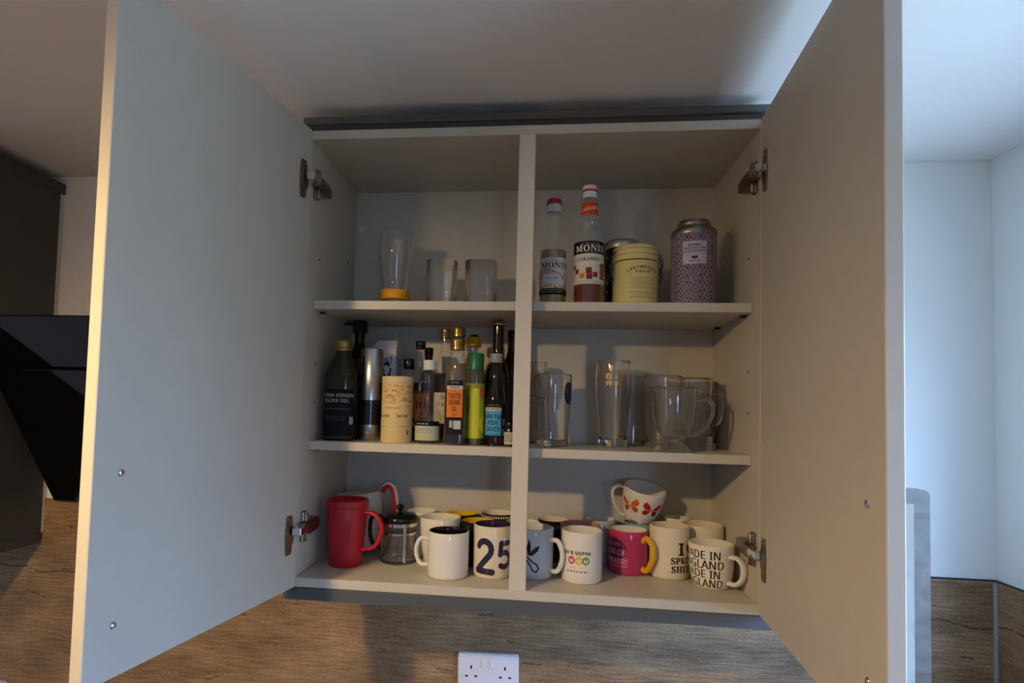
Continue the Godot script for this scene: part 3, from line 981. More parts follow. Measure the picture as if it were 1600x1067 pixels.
func middle_bottles() -> void:
	var y := SHELF_MID
	var dark_green := mat(col(30, 36, 16), 0.07, 0.0, "olive_glass")
	var brown_glass := mat(col(24, 13, 9), 0.06, 0.0, "brown_glass")
	var black_glass := mat(col(10, 9, 9), 0.06, 0.0, "bottle_black")
	var soy := mat(col(30, 14, 8), 0.08, 0.0, "dark_sauce")
	# olive oil
	var t := bottle("oil_bottle", "dark green olive oil bottle with gold cap and black label at the left end", Vector3(-0.385, y, -0.095), curve([[0.031, 0.0], [0.0335, 0.004], [0.034, 0.05], [0.034, 0.128], [0.0325, 0.142], [0.024, 0.166], [0.0155, 0.184], [0.015, 0.192]], 4), dark_green, null, 0.0, 3.0)
	cap_part(t, 0.0188, 0.189, 0.023, M.gold, 1)
	var k := Ink.new(384, 512, col(20, 21, 26))
	k.text("EXTRA VIRGIN", 192, 66, 50, col(190, 192, 196), "Droid Sans", true, 0.98)
	k.text("OLIVE OIL", 192, 124, 50, col(190, 192, 196), "Droid Sans", true)
	k.rect(60, 210, 264, 8, col(104, 104, 110))
	k.small(192, 300, 220, 2, 26, 8, col(92, 92, 98), 2)
	k.rect(318, 300, 42, 82, col(170, 174, 180))
	part("label", patch(0.0345, 0.0345, 0.010, 0.107, -68, 68, 18, 3.0).mesh(), printed(k.tex(), 0.5), t)
	# the tall dark bottle behind it
	t = bottle("stoppered_bottle", "tall dark bottle with black stopper behind the olive oil bottle", Vector3(-0.384, y, -0.20), curve([[0.027, 0.0], [0.029, 0.004], [0.029, 0.15], [0.026, 0.18], [0.014, 0.21], [0.0115, 0.225], [0.0115, 0.244]], 4), black_glass, null, 0.0)
	part("stopper", ring_cap(0.0165, 0.242, 0.034, 0).mesh(), M.black_matt, t)
	part("pourer", tube([Vector3(-0.010, 0.262, 0), Vector3(-0.030, 0.268, 0)], Vector3(0, 0, 1), 0.004, 0.004, 10).mesh(), M.black_matt, t)
	# pepper grinder
	t = thing("pepper_grinder", "cylindrical steel pepper grinder with a clear dark section near its base", "grinder", Vector3(-0.329, y, -0.122))
	part("base", lathe([Vector2(0, 0), Vector2(0.0235, 0), Vector2(0.0242, 0.001), Vector2(0.0242, 0.034), Vector2(0, 0.034)], 40).mesh(), M.turned, t)
	var tint := mat(Color(0.10, 0.09, 0.09, 0.55), 0.05, 0.0, "smoked_acrylic")
	tint.transparency = BaseMaterial3D.TRANSPARENCY_ALPHA
	part("window", lathe([Vector2(0.0236, 0.034), Vector2(0.0236, 0.088)], 40).mesh(), tint, t)
	part("peppercorns", lathe([Vector2(0, 0.034), Vector2(0.020, 0.034), Vector2(0.020, 0.072), Vector2(0.0, 0.076)], 24).mesh(), mat(col(34, 28, 24), 0.8, 0.0, "peppercorns"), t)
	part("grinder_body", lathe([Vector2(0, 0.087), Vector2(0.0245, 0.087), Vector2(0.0245, 0.195), Vector2(0.0236, 0.1975), Vector2(0, 0.1980)], 48).mesh(), M.turned, t)
	# milk-type carton behind
	t = thing("carton", "white paper carton with recycling mark and a torn strip standing behind the grinder", "carton", Vector3(-0.318, y, -0.20))
	k = Ink.new(256, 512, col(206, 206, 214))
	k.text("box 1", 150, 105, 54, col(90, 90, 150), "Droid Sans", true)
	for i in 3:
		var a := TAU * i / 3 - PI / 2
		var c := Vector2(166, 158)
		k.line([c + Vector2.from_angle(a - 0.7) * 38, c + Vector2.from_angle(a + 0.15) * 38], 14, col(30, 30, 48))
		var e := c + Vector2.from_angle(a + 0.42) * 36
		k.poly([e + Vector2.from_angle(a + 2.0) * 20, e + Vector2.from_angle(a - 0.1) * 17, e + Vector2.from_angle(a - 2.4) * 17], col(30, 30, 48))
	var cm := printed(k.tex(), 0.6)
	part("body", carton_box(0.029, 0.204, 0.225).mesh(), cm, t)
	part("torn_strip", tube(smooth_path([Vector3(0.026, 0.195, 0.022), Vector3(0.027, 0.222, 0.022), Vector3(0.023, 0.244, 0.020), Vector3(0.014, 0.248, 0.02)], 6), Vector3(0, 0, 1), 0.0006, 0.002, 8).mesh(), mat(col(200, 200, 206), 0.5), t)
	# cream tub
	t = thing("salt_tub", "cream paper tub with faint brown print in front of the white carton", "tub", Vector3(-0.264, y, -0.096))
	k = Ink.new(1024, 640, col(222, 196, 138))
	var rng := RandomNumberGenerator.new()
	rng.seed = 9
	for i in 70:
		k.rect(rng.randf_range(260, 780), rng.randf_range(30, 210), rng.randf_range(10, 80), rng.randf_range(4, 26), [col(208, 166, 104), col(214, 180, 122), col(198, 146, 86)][i % 3])
	for q in [[400, 160, 130], [470, 214, 70], [620, 190, 150], [560, 70, 60]]:
		k.line([Vector2(q[0], q[1]), Vector2(q[0] + q[2] * 0.4, q[1] + 12), Vector2(q[0] + q[2], q[1] - 4)], 7, col(176, 108, 58))
	k.rect(430, 270, 150, 9, col(180, 120, 66))
	k.text("Guérande", 368, 358, 42, col(66, 50, 36), "Droid Sans", true)
	k.text("Sel de", 610, 356, 46, col(66, 50, 36), "Droid Sans", true)
	k.line([Vector2(330, 470), Vector2(420, 470)], 4, col(150, 110, 66))
	k.line([Vector2(560, 470), Vector2(700, 470)], 4, col(150, 110, 66))
	k.rect(668, 510, 18, 44, col(80, 60, 44))
	k.arch("Le", 668, 250, 80, 12, 40, col(96, 70, 48), "Droid Serif")
	part("body", lathe([Vector2(0, 0), Vector2(0.0318, 0), Vector2(0.0325, 0.0015), Vector2(0.0325, 0.124), Vector2(0.0318, 0.1248), Vector2(0, 0.1248)], 48, 2.0, 0.0, 0.125).mesh(), printed(k.tex(), 0.6), t)
	part("lid", lathe([Vector2(0, 0.124), Vector2(0.0328, 0.124), Vector2(0.0330, 0.125), Vector2(0.0330, 0.1355), Vector2(0.0318, 0.137), Vector2(0.030, 0.1355), Vector2(0, 0.1350)], 48).mesh(), mat(col(222, 204, 158), 0.55, 0.0, "card"), t)
	# spice phial with black cap
	t = bottle("spice_phial", "small glass phial with black cap peeping over the cream tub", Vector3(-0.262, y, -0.185), [Vector2(0.013, 0.0), Vector2(0.0135, 0.002), Vector2(0.0135, 0.158), Vector2(0.011, 0.164)], M.thin, mat(col(70, 52, 40), 0.5), 0.11)
	cap_part(t, 0.0128, 0.160, 0.023, M.black, 0)
	# tall bottle with an orange label
	t = bottle("sauce_bottle", "tall black-capped bottle with an orange label between the cream tub and the white-capped bottle", Vector3(-0.230, y, -0.155), curve([[0.021, 0.0], [0.022, 0.003], [0.022, 0.12], [0.0195, 0.138], [0.011, 0.158], [0.0092, 0.175], [0.0092, 0.206]], 4), M.thin, soy, 0.128)
	cap_part(t, 0.0112, 0.203, 0.017, M.black, 1)
	k = Ink.new(384, 384, col(188, 104, 54))
	k.rect(0, 0, 384, 30, col(120, 60, 34))
	k.text("TEA", 250, 150, 96, col(20, 18, 18), "Droid Sans", true)
	k.text("&", 250, 230, 60, col(20, 18, 18), "Droid Sans", true)
	k.text("HERB", 235, 310, 90, col(20, 18, 18), "Droid Sans", true)
	k.small(200, 70, 260, 2, 22, 5, col(110, 52, 28), 5)
	part("label", patch(0.0224, 0.0224, 0.030, 0.110, -85, 85, 20).mesh(), printed(k.tex(), 0.5), t)
	t = bottle("sauce_bottle", "narrow black-capped bottle just behind the tall orange-labelled bottle", Vector3(-0.222, y, -0.212), curve([[0.019, 0.0], [0.020, 0.003], [0.020, 0.13], [0.012, 0.155], [0.009, 0.17], [0.009, 0.198]], 4), brown_glass, null, 0.0)
	cap_part(t, 0.0105, 0.195, 0.017, M.black, 1)
	# vinegar bottle, white cap
	t = bottle("vinegar_bottle", "white-capped clear bottle with long neck and a white and black label", Vector3(-0.198, y, -0.104), curve([[0.026, 0.0], [0.028, 0.003], [0.028, 0.046], [0.0262, 0.058], [0.0165, 0.076], [0.0118, 0.094], [0.0108, 0.12], [0.0104, 0.158]], 4), M.thin, soy, 0.042)
	cap_part(t, 0.0142, 0.153, 0.021, M.white_plastic, 2)
	k = Ink.new(384, 256, col(196, 194, 182))
	k.rect(0, 0, 384, 64, col(22, 22, 24))
	k.small(140, 30, 170, 1, 20, 12, col(200, 200, 200), 12)
	k.small(170, 96, 250, 3, 26, 7, col(90, 88, 80), 13)
	k.rect(10, 190, 364, 22, col(196, 200, 92))
	k.small(180, 226, 250, 1, 20, 8, col(170, 176, 90), 14)
	part("label", patch(0.0284, 0.0284, 0.006, 0.046, -64, 64, 18).mesh(), printed(k.tex(), 0.5), t)
	# gold-capped pair behind, sesame oil in front
	t = bottle("vinegar_bottle", "gold-capped tapering bottle with cream label between the white-capped and the sesame oil bottles", Vector3(-0.178, y, -0.177), curve([[0.023, 0.0], [0.024, 0.003], [0.024, 0.135], [0.0225, 0.15], [0.0165, 0.18], [0.0115, 0.21], [0.0105, 0.234]], 4), M.thin, soy, 0.15)
	cap_part(t, 0.0124, 0.230, 0.021, M.gold, 2)
	k = Ink.new(256, 384, col(206, 198, 172))
	k.text("SC", 150, 60, 74, col(60, 56, 50), "Droid Serif")
	k.text("VALL", 150, 150, 66, col(60, 56, 50), "Droid Serif")
	k.small(140, 230, 180, 4, 30, 7, col(120, 112, 96), 15)
	part("label", patch(0.0244, 0.0244, 0.040, 0.108, -60, 60, 18).mesh(), printed(k.tex(), 0.5), t)
	t = bottle("oil_bottle", "gold-capped bottle directly behind the sesame oil, its cap showing just above", Vector3(-0.143, y, -0.133), curve([[0.024, 0.0], [0.026, 0.003], [0.026, 0.13], [0.024, 0.15], [0.0145, 0.19], [0.0125, 0.21], [0.0125, 0.236]], 4), M.thin, mat(col(110, 84, 24), 0.08, 0.0, "yellow_oil"), 0.17)
	cap_part(t, 0.0150, 0.228, 0.021, M.gold, 3)
	t = bottle("oil_bottle", "square gold-capped sesame oil bottle with orange and black label", Vector3(-0.135, y, -0.068), curve([[0.0205, 0.0], [0.0222, 0.003], [0.0222, 0.06], [0.0222, 0.143], [0.0205, 0.156], [0.0150, 0.174], [0.0128, 0.185], [0.0128, 0.199]], 4), M.thin, soy, 0.112, 4.0)
	cap_part(t, 0.0150, 0.193, 0.0225, M.gold, 3)
	k = Ink.new(320, 640, col(20, 18, 18))
	k.small(160, 22, 200, 1, 20, 10, col(150, 150, 150), 16)
	k.rect(0, 64, 320, 44, col(206, 204, 200))
	k.text("THAI INSPIRED", 160, 86, 36, col(60, 58, 60), "Droid Sans", true, 0.8)
	k.rect(0, 108, 320, 330, col(226, 128, 52))
	k.small(160, 130, 90, 1, 10, 6, col(60, 30, 14), 17)
	k.text("TOASTED", 160, 186, 84, col(36, 20, 12), "Droid Sans", true, 0.74)
	k.text("SESAME", 160, 262, 84, col(36, 20, 12), "Droid Sans", true, 0.76)
	k.text("OIL", 160, 340, 84, col(36, 20, 12), "Droid Sans", true, 0.80)
	k.small(160, 396, 150, 2, 18, 7, col(70, 36, 18), 18)
	k.rect(60, 478, 66, 84, col(172, 176, 180))
	k.rect(146, 478, 150, 100, col(196, 196, 196))
	part("label", patch(0.0226, 0.0226, 0.022, 0.130, -37, 37, 14, 4.0).mesh(), printed(k.tex(), 0.45), t)
	# yellow and green caps
	t = bottle("oil_bottle", "yellow-capped bottle of golden oil behind the green-capped lemon bottle", Vector3(-0.116, y, -0.200), curve([[0.025, 0.0], [0.027, 0.003], [0.027, 0.14], [0.025, 0.165], [0.016, 0.195], [0.0135, 0.205], [0.0135, 0.222]], 4), M.thin, mat(col(140, 96, 16), 0.08, 0.0, "golden_oil"), 0.20)
	part("cap", ring_cap(0.0168, 0.215, 0.021, 1).mesh(), mat(col(214, 162, 24), 0.35, 0.0, "yellow_cap"), t)
	part("nozzle", ring_cap(0.010, 0.2355, 0.006, 0).mesh(), M.black, t)
	t = bottle("lemon_bottle", "slim yellow lemon juice bottle with a tall green screw cap", Vector3(-0.098, y, -0.087), curve([[0.0180, 0.0], [0.0195, 0.003], [0.0195, 0.09], [0.0195, 0.148], [0.0180, 0.154], [0.0150, 0.157]], 4), M.thin, mat(col(66, 60, 22), 0.15, 0.0, "lemon_juice"), 0.146)
	cap_part(t, 0.0165, 0.154, 0.035, mat(col(24, 112, 66), 0.35, 0.0, "green_cap"), 0)
	k = Ink.new(384, 640, col(164, 176, 34))
	k.rect(0, 0, 384, 90, col(150, 150, 62))
	k.disc(320, 110, 70, col(196, 110, 66))
	k.rect(0, 150, 130, 200, col(110, 124, 46))
	k.rect(20, 170, 90, 160, col(132, 148, 58))
	k.rect(170, 60, 90, 580, col(206, 206, 66))
	k.poly([Vector2(384, 320), Vector2(300, 380), Vector2(262, 470), Vector2(290, 560), Vector2(384, 600)], col(226, 208, 40))
	k.rect(0, 470, 120, 140, col(176, 184, 92))
	k.small(66, 486, 96, 6, 20, 6, col(70, 80, 30), 21)
	part("label", patch(0.0199, 0.0199, 0.014, 0.126, -88, 88, 20).mesh(), printed(k.tex(), 0.4), t)
	# fish sauce
	t = bottle("fish_sauce_bottle", "small dark fish sauce bottle with grey cap and bright blue label", Vector3(-0.056, y, -0.090), curve([[0.0195, 0.0], [0.0213, 0.003], [0.0213, 0.06], [0.0210, 0.092], [0.0175, 0.112], [0.0125, 0.136], [0.0112, 0.16], [0.0112, 0.174]], 4), brown_glass, null, 0.0)
	cap_part(t, 0.0132, 0.170, 0.019, mat(col(150, 152, 150), 0.4, 0.0, "grey_cap"), 0)
	k = Ink.new(448, 512, col(20, 19, 21))
	k.small(190, 22, 220, 1, 20, 10, col(150, 150, 150), 23)
	k.rect(30, 62, 290, 54, col(206, 204, 202))
	k.text("THAI INSPIRED", 175, 89, 40, col(50, 50, 54), "Droid Sans", true, 0.8)
	k.rect(30, 116, 290, 372, col(84, 168, 214))
	k.small(150, 136, 120, 1, 10, 7, col(30, 60, 84), 24)
	k.text("NAM PLA", 178, 200, 92, col(16, 26, 44), "Droid Sans", true, 0.72)
	k.text("FISH", 178, 296, 96, col(16, 26, 44), "Droid Sans", true, 0.78)
	k.text("SAUCE", 178, 392, 96, col(16, 26, 44), "Droid Sans", true, 0.76)
	k.small(176, 462, 240, 1, 18, 9, col(26, 50, 76), 25)
	k.rect(356, 230, 42, 110, col(150, 154, 160))
	k.rect(340, 380, 84, 110, col(120, 120, 122))
	part("label", patch(0.0217, 0.0217, 0.018, 0.086, -74, 84, 20).mesh(), printed(k.tex(), 0.45), t)
	# tall dark bottles at the right end
	t = bottle("wine_vinegar_bottle", "tall dark bottle with domed copper stopper behind the fish sauce", Vector3(-0.058, y, -0.155), curve([[0.025, 0.0], [0.027, 0.003], [0.027, 0.13], [0.024, 0.158], [0.0135, 0.188], [0.0118, 0.21], [0.0118, 0.258]], 4), brown_glass, null, 0.0)
	part("stopper", lathe(curve([[0.0150, 0.2565], [0.0155, 0.259], [0.0150, 0.262], [0.011, 0.2665], [0.0, 0.269]], 4), 28).mesh(), mat(col(176, 132, 104), 0.35, 0.7, "copper"), t)
	t = bottle("wine_vinegar_bottle", "tall black bottle against the left side of the centre post", Vector3(-0.030, y, -0.212), curve([[0.025, 0.0], [0.026, 0.003], [0.026, 0.14], [0.023, 0.168], [0.012, 0.20], [0.010, 0.225], [0.010, 0.252]], 4), black_glass, null, 0.0)
	cap_part(t, 0.0108, 0.236, 0.019, M.black, 0)
	t = bottle("sauce_jar", "small dark jar with white label squeezed against the centre post", Vector3(-0.024, y, -0.078), [Vector2(0.011, 0.0), Vector2(0.012, 0.002), Vector2(0.012, 0.034), Vector2(0.010, 0.039)], brown_glass, null, 0.0)
	cap_part(t, 0.0115, 0.037, 0.012, M.black, 0)
	k = Ink.new(128, 128, col(196, 194, 186))
	k.small(50, 30, 70, 3, 26, 8, col(110, 108, 104), 31)
	part("label", patch(0.0123, 0.0123, 0.004, 0.029, -80, 80, 12).mesh(), printed(k.tex(), 0.5), t)

# a carton with a gabled shoulder at the right
func carton_box(half: float, y1: float, y2: float) -> MB:
	var m := MB.new()
	var w := half
	var uv := func(x: float, y: float) -> Vector2: return Vector2((x + w) / (2 * w), 1.0 - y / y2)
	var a := [Vector3(-w, 0, w), Vector3(w, 0, w), Vector3(w, y1, w), Vector3(-w, y1, w)]
	for k in 4:
		var b := Basis(Vector3.UP, k * PI / 2)
		var uvs := []
		for p in a:
			uvs.append(uv.call(p.x, p.y))
		m.face([b * a[0], b * a[1], b * a[2], b * a[3]], b * Vector3(0, 0, 1), uvs)
	var f := w * 0.55
	m.face([Vector3(-w, y1, w), Vector3(w, y1, w), Vector3(w, y2, f), Vector3(-f, y2, f)], Vector3(0, 0.5, 1).normalized(), [uv.call(-w, y1), uv.call(w, y1), uv.call(w, y2), uv.call(-f, y2)])
	m.face([Vector3(-w, y1, -w), Vector3(w, y1, -w), Vector3(w, y2, -f), Vector3(-f, y2, -f)], Vector3(0, 0.5, -1).normalized())
	m.face([Vector3(-w, y1, -w), Vector3(-w, y1, w), Vector3(-f, y2, f), Vector3(-f, y2, -f)], Vector3(-1, 0.5, 0).normalized())
	m.face([Vector3(w, y1, -w), Vector3(w, y1, w), Vector3(w, y2, f), Vector3(w, y2, -f)], Vector3(1, 0, 0))
	m.face([Vector3(-f, y2, -f), Vector3(w, y2, -f), Vector3(w, y2, f), Vector3(-f, y2, f)], Vector3.UP)
	m.face([Vector3(-w, 0, -w), Vector3(w, 0, -w), Vector3(w, 0, w), Vector3(-w, 0, w)], Vector3.DOWN)
	return m

# ------------------------------------------------------------------ glasses on the middle shelf

# lettering bent round a glass of that radius
func bent_text(s: String, size: float, r: float, y: float, deg: float, bold := true, face := "Droid Serif") -> MB:
	var m := MB.new()
	var f := SystemFont.new()
	f.font_names = PackedStringArray([face])
	f.font_weight = 700 if bold else 400
	var t := TextMesh.new()
	t.font = f
	t.font_size = 32
	t.pixel_size = 1.0 / 32
	t.depth = 0.0
	t.text = s
	var a := t.get_mesh_arrays()
	var vs: PackedVector3Array = a[Mesh.ARRAY_VERTEX]
	var id: PackedInt32Array = a[Mesh.ARRAY_INDEX] if a[Mesh.ARRAY_INDEX] != null and a[Mesh.ARRAY_INDEX].size() else PackedInt32Array(range(vs.size()))
	for p in vs:
		var g := deg_to_rad(deg) + p.x * size / r
		var e := Vector3(sin(g), 0, cos(g))
		m.vert(e * (r + 0.0003) + Vector3(0, y + p.y * size, 0), e)
	for i in range(0, id.size(), 3):
		m.tri(id[i], id[i + 1], id[i + 2])
	return m

func bent_disc(r: float, y: float, deg: float, rx: float, ry: float) -> MB:
	var m := MB.new()
	var pts := []
	var c := deg_to_rad(deg)
	var mid := m.vert(Vector3(sin(c), 0, cos(c)) * (r + 0.0003) + Vector3(0, y, 0), Vector3(sin(c), 0, cos(c)))
	for i in 25:
		var g := c + cos(TAU * i / 24) * rx / r
		var e := Vector3(sin(g), 0, cos(g))
		pts.append(m.vert(e * (r + 0.0003) + Vector3(0, y + sin(TAU * i / 24) * ry, 0), e))
	for i in 24:
		m.tri(mid, pts[i], pts[i + 1])
	return m

func middle_glasses() -> void:
	var y := SHELF_MID
	var t := thing("stemmed_glass", "small stemmed glass half hidden behind the centre post and the straight pint glass", "glass", Vector3(0.032, y, -0.225))
	var ou := curve([[0.026, 0.0], [0.024, 0.003], [0.006, 0.008], [0.0042, 0.03], [0.0042, 0.08], [0.012, 0.098], [0.0205, 0.125], [0.0215, 0.15], [0.0185, 0.184]], 4)
	part("body", glass_cup(ou, 0.0013, 0.104, 40).mesh(), M.glass, t)
	t = thing("pint_glass", "straight-sided pint glass with a blue and red badge beside the centre post", "glass", Vector3(0.063, y, -0.148))
	part("body", glass_cup(curve([[0.0305, 0.0], [0.0325, 0.004], [0.0340, 0.03], [0.0375, 0.09], [0.0395, 0.12], [0.0392, 0.151]], 4), 0.0024, 0.012).mesh(), M.glass, t)
	part("badge", bent_disc(0.0398, 0.112, 52, 0.013, 0.024).mesh(), mat(col(34, 40, 84), 0.4, 0.0, "blue_enamel"), t)
	part("badge_centre", bent_disc(0.0402, 0.118, 40, 0.003, 0.006).mesh(), mat(col(170, 26, 36), 0.4, 0.0, "red_enamel"), t)
	t = thing("pint_glass", "tall beer glass with gold lettering near its rim", "glass", Vector3(0.195, y, -0.194))
	part("body", glass_cup(curve([[0.0290, 0.0], [0.0305, 0.004], [0.0312, 0.03], [0.0350, 0.08], [0.0385, 0.125], [0.0388, 0.15], [0.0372, 0.186]], 4), 0.0022, 0.015).mesh(), M.glass, t)
	var gilt := mat(col(206, 158, 82), 0.35, 0.75, "gilt")
	var tx := MB.new()
	tx.add(bent_text("B", 0.016, 0.0379, 0.168, -14))
	tx.add(bent_text("BECK'S", 0.0145, 0.0386, 0.151, -8))
	tx.add(bent_text("VIER", 0.0125, 0.0387, 0.136, -10))
	part("lettering", tx.mesh(), gilt, t, Vector3.ZERO, "gold lettering")
	t = thing("pint_glass", "upturned pint glass widening towards the shelf behind the gold-lettered beer glass", "glass", Vector3(0.244, y, -0.252))
	part("body", glass_cup(curve([[0.0300, 0.0], [0.0305, 0.003], [0.0290, 0.04], [0.0260, 0.10], [0.0235, 0.14], [0.0225, 0.157]], 4), 0.002, 0.006).mesh(), M.glass, t)
	t = thing("pint_glass", "plain wide pint glass behind the footed glass mug", "glass", Vector3(0.304, y, -0.214))
	part("body", glass_cup(curve([[0.0330, 0.0], [0.0345, 0.004], [0.0365, 0.05], [0.0395, 0.12], [0.0405, 0.157]], 4), 0.0024, 0.012).mesh(), M.glass, t)
	# footed glass mug in front
	t = thing("glass_mug", "footed clear glass coffee mug with flared lip and curved handle at the shelf edge", "mug", Vector3(0.299, y, -0.084))
	part("body", glass_cup(curve([[0.0395, 0.0], [0.0400, 0.003], [0.0340, 0.009], [0.0200, 0.018], [0.0215, 0.026], [0.0330, 0.044], [0.0405, 0.066], [0.0425, 0.09], [0.0430, 0.112], [0.0468, 0.125]], 5), 0.0032, 0.030, 56).mesh(), M.glass, t)
	part("handle", tube(smooth_path([Vector3(0.0425, 0.100, 0), Vector3(0.062, 0.106, 0), Vector3(0.0745, 0.094, 0), Vector3(0.0740, 0.072, 0), Vector3(0.058, 0.046, 0), Vector3(0.036, 0.034, 0), Vector3(0.0285, 0.036, 0)], 7), Vector3(0, 0, 1), 0.0036, 0.0050, 14).mesh(), M.glass, t)
	# dimpled beer mug behind
	t = thing("glass_mug", "taller thick-based glass beer mug behind the footed glass mug", "mug", Vector3(0.364, y, -0.168), deg_to_rad(12))
	part("body", glass_cup(curve([[0.0330, 0.0], [0.0345, 0.003], [0.0345, 0.034], [0.0325, 0.046], [0.0325, 0.10], [0.0335, 0.138], [0.0325, 0.150]], 5), 0.0034, 0.030, 12).mesh(), M.glass, t)
	part("handle", tube(smooth_path([Vector3(0.031, 0.122, 0), Vector3(0.050, 0.122, 0), Vector3(0.056, 0.105, 0), Vector3(0.055, 0.075, 0), Vector3(0.046, 0.055, 0), Vector3(0.031, 0.054, 0)], 6), Vector3(0, 0, 1), 0.004, 0.006, 12).mesh(), M.glass, t)
	t = thing("highball_glass", "plain highball glass in the far right corner of the middle shelf", "glass", Vector3(0.397, y, -0.246))
	part("body", glass_cup(curve([[0.0285, 0.0], [0.0300, 0.003], [0.0310, 0.07], [0.0325, 0.147]], 4), 0.0022, 0.012).mesh(), M.glass, t)

# ------------------------------------------------------------------ mugs on the cabinet floor

# the outside of a mug is one surface from foot to lip, its lining another
func mug(label: String, at: Vector3, outline: Array, outside: Material, inside: Material, handle := {}, called := "mug", group := "", turn := 0.0) -> Node3D:
	var t := thing(called, label, "mug", at, turn, group)
	var top: Vector2 = outline[-1]
	var p := [Vector2(0, 0.0015), Vector2(outline[0].x - 0.004, 0.0015), Vector2(outline[0].x - 0.003, 0.0)]
	p.append_array(outline)
	p.append(Vector2(top.x - 0.0006, top.y + 0.0013))
	p.append(Vector2(top.x - 0.0018, top.y + 0.0018))
	part("body", lathe(p, 56, 2.0, 0.0, top.y + 0.002).mesh(), outside, t)
	var q := [Vector2(top.x - 0.0018, top.y + 0.0018), Vector2(top.x - 0.0030, top.y + 0.0013), Vector2(top.x - 0.0036, top.y)]
	for i in range(outline.size() - 1, -1, -1):
		if outline[i].y > 0.007 and outline[i].y < top.y - 0.001:
			q.append(Vector2(outline[i].x - 0.0036, outline[i].y))
	q.append(Vector2(q[-1].x - 0.003, 0.0062))
	q.append(Vector2(0, 0.0055))
	part("lining", lathe(q, 48).mesh(), inside, t)
	if handle.size():
		var a := deg_to_rad(handle.deg)
		var e := Vector3(sin(a), 0, cos(a))
		var pts := []
		for s in handle.path:
			pts.append(e * s[0] + Vector3(0, s[1], 0))
		part("handle", tube(smooth_path(pts, 7), Vector3(cos(a), 0, -sin(a)), handle.get("a", 0.0042), handle.get("b", 0.0058), 14).mesh(), handle.get("mat", outside), t)
	return t

func straight(r: float, h: float, foot := 0.9) -> Array:
	return [Vector2(r * foot, 0.0), Vector2(r * (0.5 + foot * 0.5), 0.0018), Vector2(r, 0.006), Vector2(r, h * 0.4), Vector2(r, h * 0.8), Vector2(r, h)]

func loop(r: float, y0: float, y1: float, reach: float) -> Array:
	return [[r - 0.002, y1], [r + reach * 0.6, y1 + 0.001], [r + reach, lerpf(y0, y1, 0.72)], [r + reach, lerpf(y0, y1, 0.38)], [r + reach * 0.62, y0 + 0.002], [r - 0.002, y0 + 0.001]]

